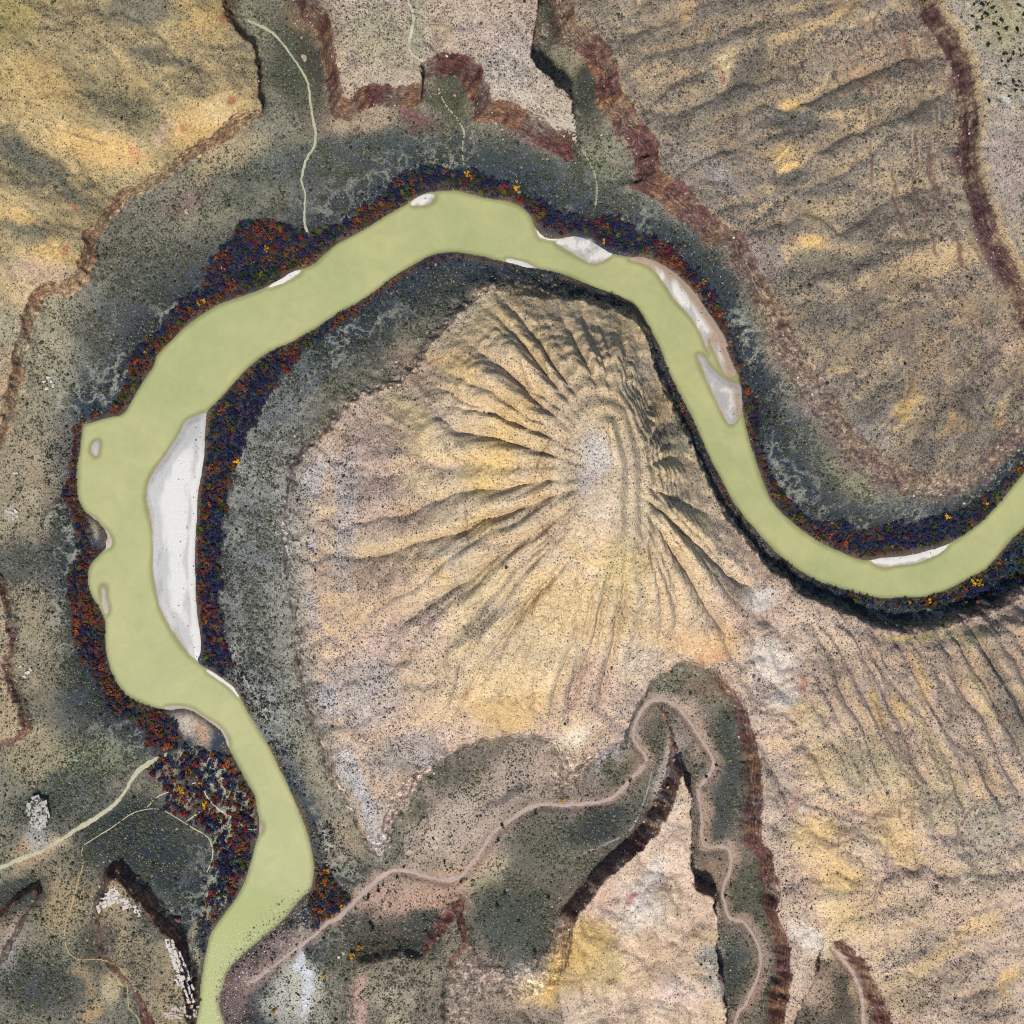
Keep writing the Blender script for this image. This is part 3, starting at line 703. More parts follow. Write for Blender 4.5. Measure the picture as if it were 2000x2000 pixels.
    (820, 1150, 120, 14, -28, A(130, 118, 110), 0.6, 0.85), (900, 1180, 100, 12, -38, A(124, 118, 102), 0.6, 0.85), (860, 1040, 120, 12, -10, A(140, 128, 112), 0.5, 0.8), (740, 860, 110, 12, 20, A(140, 124, 118), 0.5, 0.8),
    (860, 1380, 60, 30, 0, A(214, 184, 160), 0.7, 0.3), (1070, 1400, 60, 24, -30, A(226, 212, 186), 0.8, 0.15), (1120, 1290, 60, 60, 0, A(206, 172, 150), 0.75, 0.45), (1200, 1240, 50, 40, 0, A(200, 182, 160), 0.7, 0.4), (1160, 1160, 50, 50, 0, A(200, 176, 138), 0.5, 0.35), (770, 1420, 90, 40, -20, A(168, 162, 158), 0.75, 0.8), (960, 1470, 110, 50, -20, A(160, 146, 124), 0.75, 0.6), (1060, 1460, 40, 50, 0, A(176, 160, 136), 0.6, 0.5), (1160, 1420, 70, 26, -45, A(184, 180, 182), 0.7, 0.75),
    (620, 1450, 30, 120, -18, A(168, 160, 140), 0.7, 0.7), (680, 1510, 22, 120, -22, A(178, 180, 182), 0.6, 0.75), (590, 1340, 26, 130, -14, A(132, 130, 120), 0.6, 0.85), (640, 1600, 40, 60, -20, A(176, 152, 124), 0.6, 0.55),
    # right of the butte
    (1400, 1150, 90, 50, 30, PINK, 0.7, 0.4), (1430, 1130, 40, 26, -30, A(226, 220, 210), 0.8, 0.1), (1320, 1210, 90, 36, 5, A(218, 180, 130), 0.9, 0.08), (1345, 1240, 40, 10, -8, A(196, 140, 104), 0.5, 0.05), (1500, 1190, 80, 60, 20, A(208, 184, 162), 0.7, 0.35), (1580, 1210, 70, 50, 30, A(200, 180, 160), 0.7, 0.45), (1280, 1170, 50, 40, 0, A(216, 190, 156), 0.6, 0.2), (1420, 1040, 60, 60, 0, PINK, 0.6, 0.4), (1380, 960, 40, 60, -20, A(190, 168, 142), 0.6, 0.45), (1450, 1250, 60, 40, 10, WHITE, 0.7, 0.12),
    (1720, 1205, 70, 14, 0, A(212, 190, 118), 0.7, 0.2), (1820, 1200, 70, 14, 0, A(190, 180, 128), 0.5, 0.4), (1740, 1290, 20, 60, -15, A(216, 180, 120), 0.6, 0.2), (1660, 1340, 16, 50, -15, A(214, 178, 116), 0.7, 0.15), (1700, 1330, 14, 40, -15, GOLD, 0.6, 0.15), (1790, 1330, 14, 110, -15, A(118, 112, 102), 0.6, 0.9), (1900, 1330, 26, 120, -15, A(110, 110, 104), 0.7, 0.9), (1830, 1390, 14, 120, -30, A(122, 114, 104), 0.6, 0.9), (1850, 1300, 14, 80, -15, A(196, 180, 122), 0.5, 0.3), (1760, 1400, 16, 80, -30, A(206, 184, 126), 0.5, 0.25),
    (1500, 1340, 50, 40, 0, A(222, 190, 136), 0.8, 0.12), (1480, 1310, 24, 30, 30, WHITE, 0.7, 0.08), (1470, 1360, 50, 30, 0, A(216, 186, 164), 0.6, 0.2), (1550, 1350, 50, 40, 0, A(200, 180, 150), 0.5, 0.4), (1505, 1290, 8, 16, 35, RED, 0.6, 0.05), (1520, 1418, 8, 7, 0, A(170, 84, 80), 0.85, 0.02), (1495, 1520, 9, 30, 12, A(178, 104, 92), 0.85, 0.03), (1505, 1528, 10, 12, 0, WHITE, 0.9, 0.03), (1560, 1450, 60, 50, 20, A(214, 186, 132), 0.7, 0.25), (1600, 1410, 60, 30, 0, A(178, 164, 136), 0.5, 0.5), (1470, 1500, 40, 90, 0, A(196, 174, 154), 0.6, 0.45), (1540, 1580, 60, 50, 0, A(214, 184, 126), 0.85, 0.15), (1580, 1650, 60, 40, -10, A(216, 184, 124), 0.85, 0.15), (1680, 1540, 50, 60, 30, A(212, 184, 128), 0.6, 0.2), (1640, 1600, 40, 40, 0, A(200, 182, 156), 0.7, 0.25), (1700, 1600, 40, 40, 0, A(216, 184, 120), 0.7, 0.15), (1710, 1520, 30, 60, 20, A(206, 176, 130), 0.6, 0.25), (1650, 1460, 70, 50, 20, A(176, 168, 130), 0.6, 0.45), (1780, 1500, 60, 70, 20, A(178, 166, 130), 0.6, 0.45), (1870, 1560, 70, 60, 20, A(152, 150, 132), 0.7, 0.6), (1850, 1640, 60, 60, 20, A(174, 166, 144), 0.6, 0.4),
    (1560, 1790, 60, 30, 20, A(226, 206, 172), 0.85, 0.1), (1520, 1770, 50, 26, 20, WHITE, 0.7, 0.1), (1590, 1740, 60, 40, 20, PGOLD, 0.8, 0.12), (1640, 1720, 60, 30, -30, A(196, 168, 124), 0.5, 0.4), (1700, 1760, 80, 26, -30, A(190, 164, 122), 0.6, 0.4), (1820, 1770, 110, 24, -32, A(204, 174, 122), 0.65, 0.3), (1720, 1840, 90, 30, -35, A(204, 176, 124), 0.6, 0.3), (1800, 1850, 120, 30, -38, A(138, 124, 104), 0.7, 0.85), (1740, 1780, 90, 16, -32, A(136, 124, 106), 0.6, 0.85), (1860, 1890, 70, 40, -30, A(136, 122, 104), 0.7, 0.9), (1910, 1850, 20, 40, 30, GOLD, 0.7, 0.15), (1700, 1880, 60, 40, 0, A(152, 138, 112), 0.7, 0.8), (1530, 1870, 40, 40, 0, A(204, 178, 156), 0.7, 0.3), (1640, 1860, 40, 50, -10, A(206, 180, 140), 0.6, 0.3), (1590, 1680, 50, 12, -15, A(136, 130, 98), 0.6, 0.7), (1720, 1710, 40, 14, -20, A(150, 138, 104), 0.6, 0.6),
    # pink tongue and its badlands
    (1240, 1600, 40, 120, 20, A(216, 190, 166), 0.7, 0.15), (1190, 1720, 70, 60, 20, WHITE, 0.6, 0.06), (1230, 1640, 24, 40, 20, WHITE, 0.7, 0.06), (1100, 1780, 60, 50, 0, A(214, 178, 112), 0.85, 0.08), (1060, 1830, 60, 50, 0, A(204, 170, 108), 0.85, 0.15), (1020, 1870, 50, 36, 0, A(222, 180, 104), 0.85, 0.06), (1140, 1830, 50, 50, 0, A(190, 170, 118), 0.7, 0.2), (1000, 1850, 40, 50, 20, WHITE, 0.4, 0.05), (1187, 1697, 8, 8, 0, A(166, 80, 80), 0.9, 0.02), (1230, 1820, 50, 60, 0, A(214, 184, 154), 0.7, 0.15), (930, 1810, 40, 60, 0, A(206, 176, 156), 0.8, 0.3), (1150, 1690, 40, 50, 0, A(210, 176, 152), 0.7, 0.1), (1260, 1470, 26, 90, 8, A(206, 192, 180), 0.7, 0.3), (1290, 1650, 30, 80, 0, A(214, 186, 166), 0.6, 0.2), (1260, 1880, 40, 50, 0, A(216, 190, 170), 0.6, 0.2), (1350, 1830, 40, 60, 0, A(168, 166, 158), 0.75, 0.6), (1290, 1870, 40, 30, 0, A(214, 192, 180), 0.6, 0.2), (1330, 1720, 30, 40, 0, A(204, 176, 154), 0.6, 0.2), (1330, 1770, 30, 26, 0, A(204, 176, 130), 0.6, 0.2),
    # gorge floors
    (870, 1600, 70, 60, -30, A(190, 172, 144), 0.8, 0.35), (920, 1640, 60, 30, -30, A(206, 198, 160), 0.7, 0.3), (820, 1700, 70, 40, 0, A(190, 154, 132), 0.8, 0.35), (720, 1690, 50, 30, 0, A(188, 152, 130), 0.8, 0.3), (790, 1760, 50, 45, -40, A(92, 92, 84), 0.85, 0.9), (960, 1730, 80, 90, 10, A(104, 106, 88), 0.85, 0.8), (920, 1660, 30, 40, 0, A(150, 146, 110), 0.4, 0.5), (1120, 1560, 80, 40, -25, A(76, 80, 78), 0.9, 0.85), (1060, 1600, 70, 40, -20, A(112, 112, 92), 0.7, 0.8), (1190, 1450, 40, 50, 0, A(150, 132, 108), 0.7, 0.5), (1170, 1480, 40, 30, -30, A(110, 108, 82), 0.7, 0.7), (1240, 1380, 30, 50, 0, A(146, 128, 106), 0.7, 0.5), (1330, 1300, 60, 30, 10, A(130, 108, 92), 0.7, 0.6), (1300, 1350, 26, 40, -30, A(192, 166, 146), 0.6, 0.3), (1365, 1400, 24, 60, 0, A(84, 92, 84), 0.8, 0.8), (1370, 1500, 30, 90, 5, A(98, 98, 88), 0.8, 0.8), (1335, 1540, 20, 40, 0, A(156, 134, 112), 0.6, 0.4), (1410, 1680, 40, 60, 0, A(110, 108, 86), 0.8, 0.7), (1345, 1650, 30, 40, 0, A(160, 132, 112), 0.7, 0.4), (1380, 1830, 26, 60, 0, A(96, 100, 96), 0.8, 0.7), (1570, 1860, 40, 60, 0, A(146, 124, 104), 0.6, 0.5), (700, 1780, 60, 60, 0, A(112, 100, 80), 0.7, 0.8), (680, 1900, 20, 60, 0, A(192, 156, 138), 0.8, 0.3), (560, 1880, 60, 60, 0, A(196, 190, 172), 0.85, 0.4), (575, 1840, 14, 90, -8, A(212, 210, 210), 0.85, 0.15),
    (750, 1850, 90, 60, 0, A(164, 152, 128), 0.6, 0.65), (620, 1710, 40, 30, 0, A(90, 76, 62), 0.85, 0.8), (440, 1830, 60, 40, -35, A(134, 106, 98), 0.8, 0.5), (500, 1790, 50, 26, -35, A(150, 120, 108), 0.8, 0.5), (460, 1900, 40, 40, 0, A(128, 100, 94), 0.7, 0.6),
    # bottom left
    (250, 1580, 90, 70, 0, A(74, 84, 84), 0.95, 0.98), (330, 1640, 80, 60, 20, A(78, 88, 88), 0.9, 0.98), (120, 1500, 110, 50, -25, A(104, 108, 96), 0.8, 0.9), (170, 1430, 90, 40, -10, A(142, 148, 112), 0.75, 0.75), (60, 1420, 60, 60, 0, A(172, 156, 122), 0.7, 0.45), (70, 1610, 60, 30, -30, A(188, 162, 128), 0.8, 0.4), (120, 1590, 26, 18, 0, A(196, 174, 144), 0.8, 0.15), (75, 1580, 24, 34, 0, A(188, 186, 180), 0.8, 0.3), (30, 1680, 60, 30, -30, A(74, 80, 76), 0.85, 0.95), (110, 1700, 60, 80, 0, A(168, 148, 112), 0.75, 0.55), (200, 1760, 40, 60, 0, A(150, 132, 104), 0.6, 0.55), (80, 1850, 80, 60, 0, A(96, 96, 88), 0.85, 0.9), (180, 1800, 40, 60, 10, A(104, 98, 86), 0.7, 0.85), (215, 1860, 20, 40, 15, A(190, 176, 136), 0.9, 0.15), (170, 1900, 30, 20, -30, A(196, 162, 116), 0.7, 0.3), (160, 1860, 20, 20, 0, A(190, 160, 112), 0.6, 0.3), (260, 1830, 60, 60, 0, A(130, 116, 96), 0.6, 0.7), (155, 1850 - 20, 40, 18, 0, A(186, 160, 116), 0.6, 0.3), (375, 1790, 16, 60, -10, A(176, 168, 132), 0.8, 0.3), (20, 1790, 24, 80, 20, A(172, 164, 158), 0.6, 0.4), (320, 1720, 60, 40, 30, A(110, 110, 100), 0.6, 0.85),
    # side canyon and gorge floors: deep shade painted into ground colour, with dark scrub
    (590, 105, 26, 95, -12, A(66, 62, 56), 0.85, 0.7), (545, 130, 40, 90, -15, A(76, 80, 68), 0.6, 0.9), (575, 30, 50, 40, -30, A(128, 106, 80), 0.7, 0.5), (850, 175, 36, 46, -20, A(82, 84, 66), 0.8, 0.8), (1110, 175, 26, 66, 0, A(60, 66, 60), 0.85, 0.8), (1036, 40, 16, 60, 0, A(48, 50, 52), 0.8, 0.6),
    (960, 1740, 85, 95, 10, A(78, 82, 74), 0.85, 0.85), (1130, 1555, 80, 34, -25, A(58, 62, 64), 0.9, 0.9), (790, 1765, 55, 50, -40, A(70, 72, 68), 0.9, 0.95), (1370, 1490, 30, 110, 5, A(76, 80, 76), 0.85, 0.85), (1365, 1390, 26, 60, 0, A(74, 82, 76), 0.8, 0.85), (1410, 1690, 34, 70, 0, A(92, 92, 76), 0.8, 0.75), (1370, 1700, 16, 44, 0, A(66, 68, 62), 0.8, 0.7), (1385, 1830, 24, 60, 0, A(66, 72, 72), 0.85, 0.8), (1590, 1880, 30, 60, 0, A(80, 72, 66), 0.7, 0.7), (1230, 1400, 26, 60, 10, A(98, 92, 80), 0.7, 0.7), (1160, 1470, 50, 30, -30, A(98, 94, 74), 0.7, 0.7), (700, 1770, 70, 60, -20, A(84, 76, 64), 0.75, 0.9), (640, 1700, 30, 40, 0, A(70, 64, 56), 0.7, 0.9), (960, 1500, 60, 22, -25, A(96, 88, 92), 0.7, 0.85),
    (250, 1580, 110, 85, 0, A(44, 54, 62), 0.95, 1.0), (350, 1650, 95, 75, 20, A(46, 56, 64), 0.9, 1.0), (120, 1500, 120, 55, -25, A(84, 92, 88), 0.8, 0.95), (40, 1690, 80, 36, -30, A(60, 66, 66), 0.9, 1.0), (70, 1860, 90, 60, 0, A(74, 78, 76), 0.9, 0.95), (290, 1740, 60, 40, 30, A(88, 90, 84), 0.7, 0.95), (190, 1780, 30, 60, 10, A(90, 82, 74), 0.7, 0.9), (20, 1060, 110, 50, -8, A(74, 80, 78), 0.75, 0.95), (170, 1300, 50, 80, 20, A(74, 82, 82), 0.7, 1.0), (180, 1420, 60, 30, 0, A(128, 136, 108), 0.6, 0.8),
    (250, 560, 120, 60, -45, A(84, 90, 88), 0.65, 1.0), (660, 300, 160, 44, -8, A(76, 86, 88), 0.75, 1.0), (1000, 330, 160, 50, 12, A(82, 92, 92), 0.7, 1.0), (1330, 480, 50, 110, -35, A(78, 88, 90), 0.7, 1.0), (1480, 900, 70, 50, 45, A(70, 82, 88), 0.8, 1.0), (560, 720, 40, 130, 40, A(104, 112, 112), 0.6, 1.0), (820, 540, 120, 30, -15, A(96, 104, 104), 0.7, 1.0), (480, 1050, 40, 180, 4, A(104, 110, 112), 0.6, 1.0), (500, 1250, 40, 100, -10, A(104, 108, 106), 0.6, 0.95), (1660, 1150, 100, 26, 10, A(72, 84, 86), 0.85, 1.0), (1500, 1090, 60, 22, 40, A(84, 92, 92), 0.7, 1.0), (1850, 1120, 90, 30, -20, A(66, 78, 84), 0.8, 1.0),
    # left edge
    (60, 1060, 120, 40, -10, A(98, 102, 94), 0.7, 0.9), (95, 1180, 60, 60, 0, A(170, 154, 124), 0.7, 0.5), (30, 960, 14, 20, 0, A(206, 198, 182), 0.6, 0.2), (110, 1270, 40, 50, 0, A(156, 146, 116), 0.6, 0.7), (10, 740, 30, 90, 0, A(196, 166, 130), 0.6, 0.3), (90, 740, 60, 40, 0, A(150, 146, 122), 0.5, 0.7),
]
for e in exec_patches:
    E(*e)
mix(near * 0.66 * (1 - 0.75 * sstep(420, 450, U) * sstep(720, 660, U) * sstep(660, 720, V) * (INS['P5'] > -90)) * (1 - 0.8 * sstep(135, 60, U) * sstep(520, 600, V) * sstep(1400, 1300, V)), A(52, 61, 73), 1.0)
for e in [(367, 1371, 48, 30, 40, A(196, 178, 156), 0.95, 0.15), (385, 1390, 26, 14, 40, A(190, 150, 116), 0.7, 0.2), (405, 1440, 12, 34, -30, A(206, 190, 160), 0.9, 0.1), (425, 1480, 14, 30, -30, A(198, 132, 66), 0.7, 0.2), (180, 985, 16, 26, 0, A(176, 168, 142), 0.9, 0.3), (560, 1880, 70, 60, 0, A(196, 190, 172), 0.85, 0.4), (575, 1840, 14, 90, -8, A(214, 212, 212), 0.9, 0.1), (450, 1850, 70, 30, -38, A(136, 108, 104), 0.9, 0.3), (540, 1770, 60, 22, -38, A(150, 124, 116), 0.85, 0.25), (440, 1900, 30, 40, 0, A(124, 98, 94), 0.8, 0.3), (1100, 455, 36, 14, 10, A(206, 200, 186), 0.8, 0.2), (640, 1690, 26, 36, 0, A(84, 70, 56), 0.8, 0.8), (720, 1700, 60, 30, 0, A(176, 142, 122), 0.7, 0.35), (680, 1900, 18, 60, 0, A(192, 156, 138), 0.8, 0.3), (370, 1790, 14, 50, -10, A(168, 160, 128), 0.8, 0.3), (425, 300, 80, 26, -30, A(170, 152, 118), 0.55, 0.5), (80, 700, 60, 150, 0, A(160, 150, 124), 0.5, 0.6),
          (800, 1580, 46, 100, 25, A(190, 170, 148), 0.9, 0.4), (900, 1545, 120, 60, -32, A(188, 168, 150), 0.9, 0.35), (1000, 1460, 100, 60, -22, A(180, 162, 148), 0.9, 0.4), (850, 1655, 120, 26, -25, A(192, 162, 140), 0.8, 0.35), (760, 1690, 80, 22, -10, A(190, 156, 136), 0.8, 0.3), (1110, 1480, 40, 30, -20, A(150, 132, 120), 0.7, 0.5), (960, 1510, 44, 14, -28, A(92, 84, 92), 0.7, 0.9), (1330, 1560, 12, 60, 3, A(164, 136, 116), 0.7, 0.35), (1300, 1380, 16, 60, -28, A(176, 150, 130), 0.7, 0.3)]:
    E(*e)
mix(ins('P5', 4, 20) * 0.15 * sstep(0.35, 0.6, fbm(X, Y, 70, 3, 149)), A(214, 192, 174))
mix(ins('P3', 4, 20) * (1 - ins('P4')) * 0.42 * sstep(0.46, 0.62, 1.08 - aniso(X + wx, Y + wy, 30, 16, 90, 153)), A(112, 104, 96), 0.9)

# bedrock showing in the cliffs
cliff_n = 0.5 * fbm(X, Y, 42, 3, 121) + 0.5 * fbm(X, Y, 11, 3, 127)
ochre_n = fbm(X, Y, 17, 4, 123)
cols = {i + 1: v[7] for i, v in enumerate(PLATS.values())}
cols[20] = A(82, 56, 54)
for i, cc in cols.items():
    m = (CID == i) * CL * (0.35 + 0.75 * sstep(0.3, 0.62, cliff_n))
    if i == 6:
        m = m * sstep(815, 850, U) * sstep(1900, 1860, V)
    if i == 5:
        m = m * (1 - sstep(1125, 1080, U) * sstep(1760, 1790, V))
    if i == 7:
        m = m * sstep(180, 215, U)
    if i == 20:
        m = m * sstep(0.34, 0.56, 1.08 - aniso(X, Y, -72, 9, 60, 129))
    if i == 4:
        m = m * (1 - sstep(1225, 1195, U) * sstep(1390, 1410, V) * sstep(640, 700, U))
        m = m * (0.15 + 0.6 * sstep(640, 760, U) * sstep(1380, 1480, V) + 0.5 * sstep(1360, 1390, U) * sstep(1300, 1340, V))
    if i == 3:
        m = m * (1 - 0.75 * sstep(430, 600, V))
    mix(np.clip(m, 0, 1), cc, 0.12)
    mix(np.clip(m, 0, 1) * sstep(0.5, 0.62, ochre_n) * 0.75, A(150, 114, 84) if i != 20 else A(140, 116, 92), 0.2)
# rubbly red band below the middle rim, and broken ledges on the right
s3 = INS['P3']
m = sstep(-16, -2, s3) * sstep(26, 6, s3) * sstep(380, 560, V) * sstep(0.42, 0.62, fbm(X, Y, 14, 4, 131))
mix(m * 0.7, A(112, 90, 86), 0.4, 1.0)
for o_, w_ in ((-24, 3.0), (-40, 1.6), (-58, 2.0), (-76, 1.4)):
    ll = sstep(w_, w_ * 0.4, np.abs(INS['P4'] - o_ + wx * 0.2)) * sstep(0.42, 0.56, fbm(X, Y, 40, 4, 133 + int(w_ * 10)))
    mix(ll * 0.75 * sstep(620, 560, V), A(104, 74, 66), 0.2, 1.0)
m = sstep(-14, -2, INS['P4']) * sstep(8, 3, INS['P4']) * sstep(0.44, 0.6, fbm(X, Y, 18, 4, 137))
mix(m * 0.8, A(84, 56, 60), 0.3, 1.0)

# bare soil showing between the bushes as branching pale veins
v1 = 1 - sstep(0.02, 0.11, np.abs(2 * fbm(X, Y, 24, 4, 151) - 1))
v2 = 1 - sstep(0.02, 0.12, np.abs(2 * fbm(X, Y, 11, 3, 157) - 1))
VEIN = np.maximum(v1, v2 * 0.8) * near * sstep(0.42, 0.6, fbm(X, Y, 60, 3, 159)) * sstep(8, 16, DLAND)
mix(VEIN * 0.55, A(180, 180, 158), 0.2)
# outcropping beds traced from the photo
westp = sstep(780, 700, U) * sstep(850, 900, V) * sstep(1660, 1580, V)
s5 = INS['P5'] + wx * 0.12
bn = fbm(X, Y, 16, 4, 171)
mix(sstep(3.0, 1.2, np.abs(s5)) * westp * 0.75 * sstep(0.35, 0.5, bn), A(104, 90, 80), 0.2)
mix(sstep(2.0, 0.8, np.abs(s5 + 16)) * westp * 0.5 * sstep(0.42, 0.55, bn), A(120, 110, 100), 0.3)
mix(sstep(12, 4, np.abs(s5 - 22)) * westp * 0.6 * sstep(0.4, 0.6, fbm(X, Y, 30, 3, 175)), A(190, 187, 186), 0.7)
BEDS = [T3([(1340, 700), (1360, 820), (1350, 900), (1420, 1060)]), T3([(1460, 560), (1470, 800), (1490, 920), (1550, 1100), (1600, 1230), (1700, 1400)]), T3([(1150, 60), (1220, 220), (1300, 360)]), T3([(1280, 80), (1340, 190), (1370, 350)]), T3([(1000, 150), (1050, 260), (1130, 330), (1180, 400)]), T3([(1600, 530), (1620, 700), (1620, 900)]), T3([(1240, 1000), (1260, 1100), (1330, 1250)]), T3([(1670, 1550), (1760, 1650), (1880, 1750)]),
        T5([(1180, 560), (1110, 680), (1085, 800), (1075, 900), (1110, 1030), (1170, 1090)]), T5([(1430, 430), (1320, 530), (1220, 620), (1180, 720), (1170, 850), (1180, 950)]), T5([(720, 830), (715, 1000), (730, 1180), (770, 1220)]),
        T9([(1700, 720), (1600, 830), (1555, 950), (1580, 1040), (1700, 1100), (1760, 1230), (1880, 1310)]), T9([(1900, 720), (1780, 820), (1690, 940)]), T9([(1800, 940), (1880, 1020), (1960, 1120)]), T9([(1780, 1050), (1850, 1160), (1890, 1230)]), T9([(1580, 630), (1500, 740), (1440, 870), (1430, 980), (1500, 1090)]), T9([(1340, 700), (1325, 860), (1340, 1040)]), T9([(1240, 600), (1270, 700), (1260, 830)]), T9([(830, 640), (950, 770), (1100, 800), (1240, 810)]), T9([(1540, 1150), (1610, 1250)]),
        T1([(0, 540), (150, 545), (250, 580)]), T1([(200, 660), (350, 710), (480, 750), (600, 780)]), T1([(0, 1420), (120, 1450), (190, 1440), (240, 1380)])]
BEDD = np.minimum.reduce([dist_line(chaikin(land_at(resample(chaikin(b_, 2, False), 16))[:, :2], 1, False)) for b_ in BEDS])
bd = lookup(BEDD, xe, ye) + (wx + wy) * 0.03
mix(sstep(1.5, 0.5, bd) * sstep(0.28, 0.42, bn) * 0.5, A(98, 72, 60), 0.2, 0.8)
mix(sstep(4.0, 2.0, bd) * sstep(1.2, 2.2, bd) * 0.25, A(206, 176, 146), 0.1)
# thicket litter and bank mud
LIT = np.maximum.reduce([lookup(sdf_poly(ground(p_, 4)), xe, ye) for p_ in (bank_T1a, bank_T1b, bank_T1c, bank_T1d, bank_T2, bank_T4, bank_T7, bank_T8)])
litter = sstep(-2.5, 1.5, LIT + wx * 0.1) * (DRIV < 0)
mix(litter * 0.9, A(62, 54, 60), 0.1)
litter3 = sstep(-2, 3, lookup(sdf_poly(ground(bank_T3, 4)), xe, ye)) * sstep(0.4, 0.62, fbm(X, Y, 20, 3, 163))
mix(litter3 * 0.8, A(178, 174, 144), 0.2)
bankm = sstep(-9, -2, DRIV) * (DRIV < 0.5)
mix(bankm * 0.85 * sstep(0.3, 0.6, fbm(X, Y, 20, 3, 139)), A(104, 86, 66), 0.5, 0.3)
under = sstep(-0.5, 1.2, DRIV)
mix(under, A(168, 160, 120), 0.0)
mix(sstep(11.0, 2.0, lookup(S['wash'], xe, ye) + wx * 0.15) * (Z < 14) * 0.7, A(172, 146, 128), 0.25)
# wall-to-wall fine blotching of soil colour
bl = (fbm(X, Y, 26, 4, 141) - 0.5)[..., None]
BASE *= (1 + bl * 0.35).astype(np.float32)
bl2 = fbm(X, Y, 60, 3, 147) - 0.5
BASE[..., 0] *= 1 + bl2 * 0.10
BASE[..., 2] *= 1 - bl2 * 0.16
BASE = np.clip(BASE, 0.01, 0.9)

# ------------------------------------------------------------------ materials


def new_mat(name):
    m = bpy.data.materials.new(name)
    m.use_nodes = True
    nt = m.node_tree
    b = nt.nodes['Principled BSDF']
    b.inputs['Roughness'].default_value = 0.95
    b.inputs['Specular IOR Level'].default_value = 0.15
    return m, nt, b


def N(nt, kind, **kw):
    n = nt.nodes.new(kind)
    for k, v in kw.items():
        if k.startswith('i_'):
            n.inputs[k[2:].replace('_', ' ')].default_value = v
        else:
            setattr(n, k, v)
    return n


def ramp(nt, src, stops):
    r = nt.nodes.new('ShaderNodeValToRGB')
    el = r.color_ramp.elements
    while len(el) < len(stops):
        el.new(0.5)
    for e, (p, c) in zip(el, stops):
        e.position = p
        e.color = (c, c, c, 1) if isinstance(c, (int, float)) else tuple(c) + (1,)
    nt.links.new(src, r.inputs[0])
    return r.outputs[0]


def mixc(nt, fac, a, b, mode='MIX'):
    m = nt.nodes.new('ShaderNodeMix')
    m.data_type = 'RGBA'
    m.blend_type = mode
    for sock, v in ((m.inputs[0], fac), (m.inputs[6], a), (m.inputs[7], b)):
        if hasattr(v, 'is_linked'):
            nt.links.new(v, sock)
        else:
            sock.default_value = v if isinstance(v, (int, float)) else tuple(v) + (1,) if len(v) == 3 else v
    return m.outputs[2]


